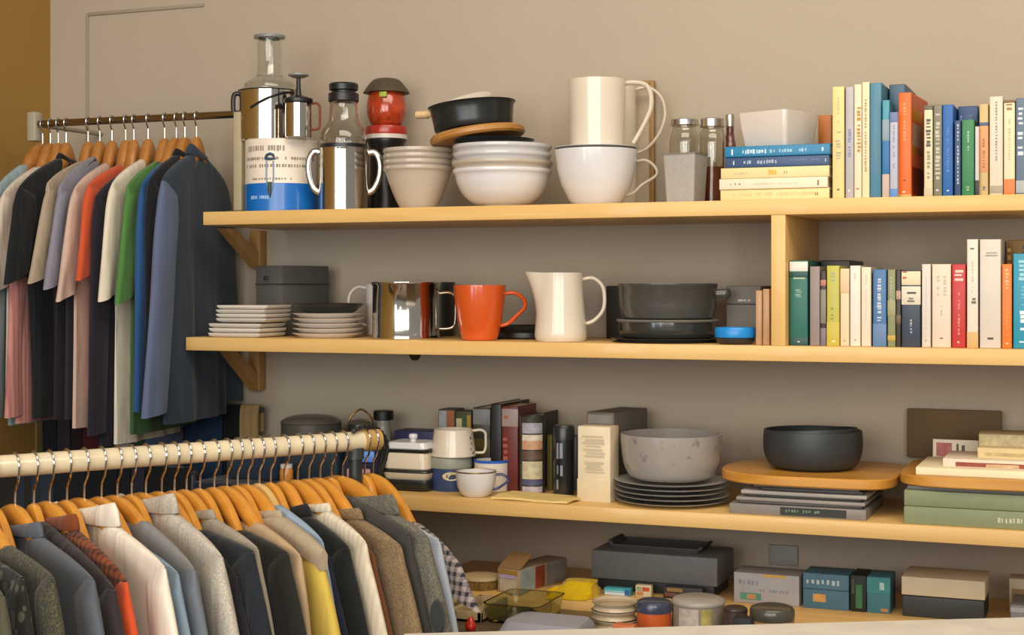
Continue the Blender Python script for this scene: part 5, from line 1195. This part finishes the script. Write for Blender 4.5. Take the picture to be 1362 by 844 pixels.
DROP = .056
CREST = [-95, -62, -32, 20, 45, 66, 112, 135, 156, 194, 215, 232, 248, 285, 302, 330, 345, 360, 378, 396, 411, 426, 441, 456, 485, 496]
FG = [ # apex, tip, bottom edge, body, kind, colour2, name, label, options
 ((-45, 742), (8, 796), (25, 844), '#4f4d3c', 'plain', None, 'shirt', 'olive green shirt at the extreme left of the front rail', {}),
 ((-22, 738), (34, 772), (46, 844), '#23241f', 'print', '#5a5848', 'shirt', 'black shirt with small pale pattern, second from left on the front rail', {}),
 ((14, 728), (74, 770), (97, 844), '#35342a', 'tweed', '#57533f', 'jacket', 'dark olive mottled jacket left of the slate grey jacket', {}),
 ((52, 714), (128, 774), (150, 844), '#565b62', 'plain', None, 'jacket', 'slate grey jacket near the left of the front rail', {'collar': (.022, .014)}),
 ((47, 690), (156, 786), (174, 844), '#332a2b', 'plain', None, 'jacket', 'dark plum jacket between the slate grey jacket and the rust plaid shirt', {}),
 ((100, 705), (172, 776), (192, 844), '#84421f', 'plaid', '#3f2015', 'shirt', 'rust brown plaid shirt with orange red lower sleeve', {'collar': (.024, .012), 'collar_mat': '#7a3d1e', 'sleeve': '#d2522a'}),
 ((152, 699), (223, 758), (248, 844), '#e3d8c6', 'plain', None, 'shirt', 'creamy white collared shirt on the front rail', {'collar': (.034, .02)}),
 ((178, 722), (240, 765), (263, 844), '#8599ad', 'plain', None, 'shirt', 'light blue denim shirt right of the creamy white shirt', {}),
 ((193, 693), (262, 760), (277, 844), '#7e7c7c', 'plain', None, 'shirt', 'mid grey shirt left of the pale grey blazer', {'sleeve': '#6c737d'}),
 ((230, 682), (298, 742), (326, 844), '#aaa295', 'tweed', '#beb6a8', 'blazer', 'pale grey blazer with raised collar on the front rail', {'collar': (.03, .018), 'th': .011}),
 ((262, 712), (318, 768), (345, 844), '#242228', 'plain', None, 'shirt', 'black thin shirt right of the pale grey blazer', {}),
 ((268, 705), (340, 736), (363, 844), '#21252b', 'plain', None, 'jacket', 'dark navy jacket in the middle of the front rail', {'th': .011}),
 ((282, 689), (346, 732), (366, 844), '#9a9080', 'plain', None, 'shirt', 'grey beige shirt of which only the shoulder shows above the navy jacket', {'collar': (.014, .01)}),
 ((322, 706), (386, 738), (412, 844), '#25251f', 'plain', None, 'coat', 'black olive coat left of the beige jumper', {'th': .011}),
 ((345, 696), (403, 742), (413, 844), '#b59a78', 'plain', None, 'jumper', 'beige jumper right of the black olive coat', {}),
 ((372, 688), (430, 735), (462, 844), '#cbb04e', 'plain', None, 'jumper', 'yellow jumper with taupe shoulders on the front rail', {'yoke': ('#a8977e', .03), 'th': .0115, 'collar': (.012, .008), 'collar_mat': '#a8977e'}),
 ((371, 672), (432, 722), (452, 844), '#8b9eb4', 'plain', None, 'shirt', 'light blue shirt on a pale hanger, mostly hidden behind the yellow jumper', {'pale': 1}),
 ((392, 708), (441, 742), (468, 844), '#252838', 'plain', None, 'jumper', 'dark blue jumper right of the yellow jumper', {}),
 ((408, 686), (466, 730), (502, 844), '#1e2021', 'plain', None, 'jacket', 'black jacket left of the cream jumper', {'collar': (.02, .012), 'th': .011}),
 ((437, 680), (490, 724), (536, 844), '#d8cbb4', 'rib', '#cdc0a8', 'jumper', 'cream ribbed jumper on the front rail', {'collar': (.014, .008)}),
 ((458, 700), (501, 742), (524, 844), '#74482c', 'plain', None, 'shirt', 'rust brown shirt showing as a sliver behind the cream jumper', {}),
 ((477, 690), (537, 729), (566, 844), '#8d7758', 'tweed', '#6f5a40', 'blazer', 'brown tweed blazer on the front rail', {'collar': (.018, .014), 'th': .011}),
 ((440, 654), (548, 714), (575, 844), '#3b3935', 'plain', None, 'cardigan', 'charcoal cardigan whose shoulder covers its hanger', {}),
 ((521, 683), (573, 716), (609, 844), '#5a564c', 'tweed', '#747063', 'coat', 'grey wool coat with a dark elbow patch', {'collar': (.032, .022), 'th': .012, 'patch': 1}),
 ((506, 680), (588, 722), (606, 812), '#b3bdc9', 'plain', None, 'shirt', 'pale blue white shirt between the grey wool coat and the plaid shirt', {}),
 ((553, 694), (606, 740), (638, 800), '#a3948f', 'plaid', '#2f3038', 'shirt', 'black white and pink plaid short sleeved shirt at the right end of the front rail', {'short': 1}),
]
prev = -9
for i, (ap, tp, bt, c, kind, c2, nm, lab, op) in enumerate(FG):
    s = rail_s(CREST[i])
    p = rail_p(s); loc = Vector((p.x, p.y, ZR - DROP))
    hw, zt = solve(loc, PD, *tp); xa, za = solve(loc, PD, *ap); xb, _ = solve(loc, PD, *bt)
    xa = min(max(xa, .035), hw - .05); zt -= .003; za = min(za - .004, -.004)
    f = curve(xa, za, hw, zt)
    wob = 0.0
    hanger(f'wooden hanger holding the {lab.split(" on the ")[0].split(" at the ")[0].split(" right of")[0].split(" left of")[0].split(" between")[0].split(", ")[0].split(" of which")[0].split(" whose")[0].split(" in the")[0].split(" showing")[0].split(" near the")[0]}', loc, -RA, f, hw - .006, DROP, RR, HWOOD_PALE if op.get('pale') else HWOOD, 'wooden hangers on the front rail', xa)
    lean = max(xb - hw * .975 - .012, .0)
    Ls = .5 if not op.get('short') else 0; 
    scale_ = 844 - tp[1]; zbm = solve(loc, PD, bt[0], bt[1])[1]
    L = .46; lean_tot = lean * L / max(zt - zbm, .03)
    slv = (L, .088, min(lean_tot, .2))
    if op.get('short'): slv = (zt - zbm + .004, .1, lean)
    t = garment(nm, lab, nm, loc, -RA, f, xa, za, hw, zt, .56, cloth(c, kind, c2, 1.6 if kind == 'plaid' else 1.0), hem=.84, th=op.get('th', .0092), sl=slv,
            sleeve_mat=cloth(op['sleeve']) if op.get('sleeve') else None, collar=op.get('collar'), collar_mat=cloth(op['collar_mat']) if op.get('collar_mat') else None,
            seed=i, amp=.0022, yoke=(cloth(op['yoke'][0]), op['yoke'][1]) if op.get('yoke') else None)
    if op.get('patch'):
        x0, z0 = solve(loc, PD, 592, 818); rings = []
        for dy, k in ((-.0, 1.0), (-.0025, .9)):
            rings.append([(x0 + .02 * k * math.cos(2 * math.pi * j / 28), -.0135 + dy, z0 + .026 * k * math.sin(2 * math.pi * j / 28)) for j in range(28)])
        MB().rings(rings).build('elbow_patch', cloth('#3a3d3d'), t)

for cp, lab in ((-8, 'bare wooden hanger left of the slate grey jacket on the front rail'), (89, 'bare wooden hanger left of the creamy white shirt on the front rail'), (175, 'bare wooden hanger left of the pale grey blazer on the front rail'), (266, 'bare wooden hanger left of the black olive coat on the front rail'), (316, 'bare wooden hanger left of the yellow jumper on the front rail')):
    p = rail_p(rail_s(cp)); hanger(lab, Vector((p.x, p.y, ZR - DROP)), -RA, curve(.085, -.055, .2, -.105), .185, DROP, RR, HWOOD, 'wooden hangers on the front rail', .2)

# ---- back rail, parallel to the wall
YR = -.235; ZBR = (wz(60, 163, YR) + wz(300, 154, YR)) / 2; RB = .0078
xl_, xr_ = wx(42, YR), wx(319, YR)
t = thing('clothes_rail', 'slim chrome clothes rail along the wall, held by a pale post on the shelf end', 'clothes rail', (xr_, YR, ZT))
MB().tube([(xl_ - xr_, 0, ZBR - ZT), (.004, 0, ZBR - ZT)], RB, 20).build('rail', metal('#9a9286', .18), t)
MB().box((-.0095, -.0095, 0), (.0095, .0095, wz(319, 149, YR) - ZT), bev=.0015).build('post', plain('#a59a7c', .45), t)
MB().box((-.02, -.014, 0), (.012, .014, .006), bev=.001).build('post_foot', plain('#4a4634', .5), t)
z0, z1 = wz(48, 188, YR) - ZT, wz(48, 149, YR) - ZT
br = MB().box((xl_ - xr_ - .004, -.012, z0), (xl_ - xr_ + .02, .012, z1), bev=.004).build('end_bracket', plain('#a39a88', .5), t)
MB().tube([(xl_ - xr_ + .008, .0121, ZBR - ZT), (xl_ - xr_ + .008, -YR, ZBR - ZT)], .005, 12).build('wall_arm', plain('#8f8674', .5), br)
TW = R(9); BD = Vector((math.sin(TW), -math.cos(TW), 0)); BRZ = R(-90) + TW
BDROP = .041
BG = [ # apex, tip, sleeve end (outer x, y), length-y (body hem px), body, opts
 ((30, 218), (-10, 255), (-22, 560), 566, '#8b9ea3', 'plain', None, 'shirt', 'pale blue long shirt at the left end of the back rail', {'hem': .66}),
 ((50, 221), (2, 258), (-14, 385), 540, '#c9bbaa', 'plain', None, 't-shirt', 'pale beige t-shirt second from left on the back rail', {}),
 ((66, 226), (20, 275), (8, 556), 560, '#b9827a', 'rib', '#a56d68', 'tunic', 'salmon pink knitted tunic hanging below the black t-shirt sleeve', {'hem': .98}),
 ((88, 212), (23, 250), (5, 372), 556, '#1c1d20', 'plain', None, 't-shirt', 'black t-shirt with short sleeves near the left of the back rail', {'collar': (.012, .006), 'wide': .085, 'hem': .7}),
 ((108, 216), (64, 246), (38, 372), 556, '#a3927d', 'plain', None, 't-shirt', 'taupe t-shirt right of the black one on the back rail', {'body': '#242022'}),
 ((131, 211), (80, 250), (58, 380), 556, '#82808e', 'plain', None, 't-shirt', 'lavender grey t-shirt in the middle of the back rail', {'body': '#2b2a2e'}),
 ((148, 219), (97, 252), (74, 396), 566, '#c3a596', 'plain', None, 't-shirt', 'pale pink t-shirt left of the orange one', {'hem': .98}),
 ((164, 221), (116, 247), (101, 368), 530, '#c4522f', 'plain', None, 't-shirt', 'orange red t-shirt on the back rail', {}),
 ((176, 228), (126, 262), (119, 580), 592, '#25212a', 'plain', None, 'shirt', 'black plum shirt between the orange and cream t-shirts', {}),
 ((197, 214), (147, 246), (131, 396), 588, '#d5cab6', 'plain', None, 't-shirt', 'cream t-shirt with a long body left of the green one', {}),
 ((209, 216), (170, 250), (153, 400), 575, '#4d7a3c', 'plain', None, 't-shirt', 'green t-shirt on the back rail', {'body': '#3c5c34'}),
 ((216, 217), (186, 248), (178, 548), 550, '#295080', 'plain', None, 'shirt', 'deep blue long sleeved shirt right of the green t-shirt', {}),
 ((234, 206), (198, 240), (196, 500), 540, '#17191c', 'plain', None, 'shirt', 'black shirt squeezed between the deep blue and slate blue shirts', {'collar': (.014, .008)}),
 ((254, 206), (214, 240), (190, 556), 562, '#2c3844', 'plain', None, 'shirt', 'slate navy collared shirt nearest the shelves with near sleeve coloured lighter as if lit', {'collar': (.024, .014), 'sleeve': '#58637f', 'th': .011, 'wide': .095}),  # lighter sleeve colour stands in for light falling on the near sleeve
]
prevx = -99
for i, (ap, tp, se, hy_, c, kind, c2, nm, lab, op) in enumerate(BG):
    lo, hi = xl_ - .1, xr_ + .05; HWB = .165
    for _ in range(50):
        m_ = (lo + hi) / 2
        if project(Vector((m_, YR, ZBR)) + BD * HWB)[0] < tp[0]: lo = m_
        else: hi = m_
    x_ = max(m_, prevx + .021, xl_ + .03); prevx = x_
    loc = Vector((x_, YR, ZBR - BDROP))
    hw, zt = solve(loc, BD, *tp); xa, za = solve(loc, BD, *ap); xs, zs_ = solve(loc, BD, *se); zh = solve(loc, BD, tp[0] + 20, hy_)[1]
    hw = max(hw, .12); xa = min(max(xa, .03), hw - .05); za = min(za - .004, -.004); zt -= .003
    f = curve(xa, za, hw, zt)
    hanger(f'wooden hanger holding the {lab.split(" on the ")[0].split(" at the ")[0].split(" right of")[0].split(" left of")[0].split(" between")[0].split(" squeezed")[0].split(" hanging")[0].split(" nearest")[0].split(" near the")[0].split(" in the")[0].split(" second")[0]} on the back rail', loc, BRZ, f, hw - .006, BDROP, RB, HWOOD_DK, 'wooden hangers on the back rail', xa, 1.5)
    L = zt - zs_; wd = op.get('wide', .072)
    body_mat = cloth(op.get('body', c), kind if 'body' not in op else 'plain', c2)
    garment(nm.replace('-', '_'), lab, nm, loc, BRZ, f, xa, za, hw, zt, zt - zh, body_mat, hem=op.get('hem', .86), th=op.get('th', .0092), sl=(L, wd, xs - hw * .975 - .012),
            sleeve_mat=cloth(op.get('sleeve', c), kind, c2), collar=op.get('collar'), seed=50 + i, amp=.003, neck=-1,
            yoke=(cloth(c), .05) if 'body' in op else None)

# ---- trousers and cloths folded over a low rail by the wall
YL = -.04; ZLR = wz(160, 538, YL)
t = thing('low_rail', 'low dark rail on the wall under the back clothes', 'clothes rail', (wx(160, YL), YL, ZLR))
x0, x1 = XL + .002 - wx(160, YL), wx(350, YL) - wx(160, YL)
MB().tube([(x0, 0, 0), (x1, 0, 0)], .006, 14).build('rail', plain('#3a3a3a', .4), t)
for q in (.1, .9):
    xx = x0 + (x1 - x0) * q; MB().box((xx - .008, .0, -.008), (xx + .008, -YL, .008)).build('wall_bracket', plain('#3a3a3a', .4), t)
TR = [(-40, 22, '#9a7434', 640, 'ochre cloth folded over the low rail at the far left'), (23, 46, '#8a682f', 640, 'darker ochre cloth right of the far left one'), (47, 62, '#4a4226', 700, 'dark olive trousers on the low rail'), (63, 80, '#191a1c', 760, 'black trousers right of the olive ones'),
      (81, 98, '#2f2730', 760, 'dark plum trousers on the low rail'), (99, 114, '#241a1e', 760, 'black burgundy trousers left of the maroon ones'), (115, 136, '#4a1f22', 760, 'maroon trousers on the low rail'), (137, 160, '#1a2022', 760, 'black green trousers right of the maroon ones'),
      (161, 178, '#8f8a86', 620, 'pale grey cloth folded on the low rail'), (179, 196, '#33452c', 700, 'dark green trousers on the low rail'), (197, 248, '#4a5468', 640, 'slate blue cloth folded on the low rail'), (249, 300, '#1f3550', 760, 'dark teal blue trousers on the low rail'), (301, 322, '#15171b', 760, 'black cloth at the right of the teal blue trousers'), (323, 348, '#9a8258', 592, 'tan cloth at the right end of the low rail')]
for a, b, c, bot, lab in TR:
    xa_, xb_ = wx(a, YL), wx(b, YL); xa_ = max(xa_, XL + .004); W = xb_ - xa_ - .0015; n = 8; zb_ = wz((a + b) / 2, bot, YL) - ZLR
    prof = []
    for yy, zz_ in ((-.0125, zb_), (-.0125, -.02), (-.011, .0), (-.007, .0095), (0, .012), (.007, .0095), (.011, 0), (.0125, -.02), (.0125, zb_ + .03)): prof.append((yy, zz_))
    ins = [(.0085, zb_ + .03), (.0085, -.02), (.0075, 0), (.005, .0065), (0, .0085), (-.005, .0065), (-.0075, 0), (-.0085, -.02), (-.0085, zb_)]
    rings = [[(W * k / n, yy * (1 + .12 * math.sin(k * 2.1 + a)), zz_) for yy, zz_ in prof + ins] for k in range(n + 1)]
    o = MB().rings(rings).build('folded_cloth' if 'cloth' in lab else 'trousers', cloth(c), loc=(xa_, YL, ZLR)); tag(o, lab, 'cloth' if 'cloth' in lab else 'trousers', 'clothes folded over the low rail')

# ---- second low rail further out with dark trousers, seen under the front rail
YL2 = -.2; ZL2 = wz(140, 622, YL2)
t = thing('low_rail', 'second low dark rail standing further out, under the front rail in the picture', 'clothes rail', (wx(140, YL2), YL2, 0))
x0, x1 = wx(-60, YL2) - wx(140, YL2), wx(262, YL2) - wx(140, YL2)
x0 = max(x0, XL + .03 - wx(140, YL2))
MB().tube([(x0, 0, ZL2), (x1, 0, ZL2)], .006, 14).build('rail', plain('#3a3a3a', .4), t)
for xx in (x0 + .01, x1 - .01):
    p = MB().tube([(xx, 0, .02), (xx, 0, ZL2 - .004)], .008, 14).build('post', plain('#3a3a3a', .4), t)
    MB().box((xx - .014, -.12, 0), (xx + .014, .12, .0199), bev=.003).build('foot', plain('#3a3a3a', .4), t)
for a, b, c, bot, lab in ((-30, 24, '#2a2722', 800, 'dark brown trousers at the left end of the second low rail'), (25, 76, '#2a3442', 800, 'slate navy trousers on the second low rail'), (77, 118, '#1b1e24', 800, 'black trousers right of the slate navy ones'), (119, 160, '#16191c', 800, 'black trousers in the middle of the second low rail'), (161, 178, '#1a1d22', 800, 'narrow black trousers on the second low rail'), (179, 197, '#2a2836', 800, 'dark violet trousers on the second low rail'), (198, 258, '#14181a', 800, 'black trousers at the right end of the second low rail')):
    xa_, xb_ = wx(a, YL2), wx(b, YL2); W = xb_ - xa_ - .002; n = 8; zb_ = -.36
    xa_ = max(xa_, XL + .03)
    prof = []
    for yy, zz_ in ((-.0125, zb_), (-.0125, -.02), (-.011, .0), (-.007, .0095), (0, .012), (.007, .0095), (.011, 0), (.0125, -.02), (.0125, zb_ + .03)): prof.append((yy, zz_))
    ins = [(.0085, zb_ + .03), (.0085, -.02), (.0075, 0), (.005, .0065), (0, .0085), (-.005, .0065), (-.0075, 0), (-.0085, -.02), (-.0085, zb_)]
    rings = [[(W * k / n, yy * (1 + .12 * math.sin(k * 2.1 + a)), zz_) for yy, zz_ in prof + ins] for k in range(n + 1)]
    o = MB().rings(rings).build('trousers', cloth(c), loc=(xa_, YL2, ZL2)); tag(o, lab, 'trousers', 'trousers over the second low rail')
# ---- dark throw hanging over the left end of the third shelf
x0, x1 = wx(262, YF) - .004, wx(478, YF); n = 24; rings = []
for k in range(n + 1):
    x = (x1 - x0) * k / n; w_ = .0015 * math.sin(k * 1.3); w2 = .004 * math.sin(k * .9 + 1)
    out = [(-.16, .0055 + w_), (-.31, .006 + w_), (-.325, .0035), (-.3285 + 0, -.006), (-.329 + w2, -.05), (-.331 + w2, -.13)]
    ins = [(-.3245 + w2, -.13), (-.3235, -.05), (-.3225, -.006), (-.321, .0005), (-.31, .001), (-.16, .001)]
    rings.append([(x, y, z) for y, z in out + ins])
o = MB().rings(rings).build('throw', cloth('#1a2029'), loc=(x0, 0, ZB)); tag(o, 'dark navy throw draped over the left end of the third shelf', 'throw')
zt_ = ZB + .0085
a, b = wx(300, -.26), wx(372, -.26); W = (b - a) / 2; H = wz(336, 604, -.26) - zt_
rings = [[(x * (1 + .03 * math.sin(6 * zf + x * 60)), y, H * zf) for x, y in rrect(W * k, .035 * k, .02)] for zf, k in ((0, .95), (.06, 1), (.5, 1), (.85, .93), (1, .8), (1.0, .4))]
o = MB().rings(rings).build('folded_cloth', cloth('#1f2c3c'), loc=((a + b) / 2, -.235, zt_)); tag(o, 'dark blue folded cloth on the navy throw, behind the hooks', 'cloth')
a, b = wx(378, -.27), wx(452, -.27); W = (b - a) / 2; H = wz(420, 598, -.27) - zt_
t = MB().rings(rbowl([(W * .92, .03, .01, 0), (W, .034, .012, .006), (W, .034, .012, H), (W * .93, .03, .01, H), (W * .9, .028, .01, .01)])).build('storage_bin', plain('#20303a', .5), loc=((a + b) / 2, -.25, zt_)); tag(t, 'dark blue green bin on the navy throw, behind the hooks', 'bin')
px = 381; Y = -.305; r = 9 / ppm(px, Y); H = wz(px, 617, Y) - zt_
t = thing('spice_jar', 'tiny jar with orange contents behind the hooks near the end of the front rail', 'jar', (wx(px, Y), Y, zt_))
MB().lathe([(0, 0), (r * .9, 0), (r, .002), (r, H * .7), (r * .8, H * .8), (0, H * .8)], 24).build('body', plain('#c9843a', .3, coat=.3), t)
MB().lathe([(0, H * .8), (r * .9, H * .8), (r * .9, H), (0, H)], 24).build('lid', plain('#cfcac0', .4), t)

# ---- black braided cord looped over the end of the front rail
tE = T0 + s_end * math.cos(R(53.3))
def at(px, py, t): 
    p = fromcam(px, t, 0); return Vector((p.x, p.y, CAMZ - (py - HZ) / F * t))
loop = [at(470, 573, tE - .045), at(486, 566, tE - .02), at(503, 571, tE + .01), at(514, 588, tE + .02), at(512, 612, tE + .02), at(498, 645, tE + .02), at(496, 648, tE + .035), at(507, 612, tE + .04), at(508, 592, tE + .04), at(500, 579, tE + .035), at(484, 573, tE + .03), at(472, 577, tE - .0)]
mid_ = sum(loop, Vector((0, 0, 0))) / len(loop)
pts = spline([p - mid_ for p in loop + loop[:1]], 6)[:-1]
mb = MB(); mb.tube(pts, .0034, 8, closed=True)
for i in range(0, len(pts), 2):
    d_ = (pts[(i + 1) % len(pts)] - pts[i]).normalized(); mb.tube([pts[i] - d_ * .002 + Vector((.0016, 0, .0016)), pts[i] + d_ * .002 - Vector((.0016, 0, .0016))], .0034, 6)
o = mb.build('cord_loop', plain('#161616', .6), loc=mid_); tag(o, 'black braided cord looped over the right end of the front rail', 'cord')
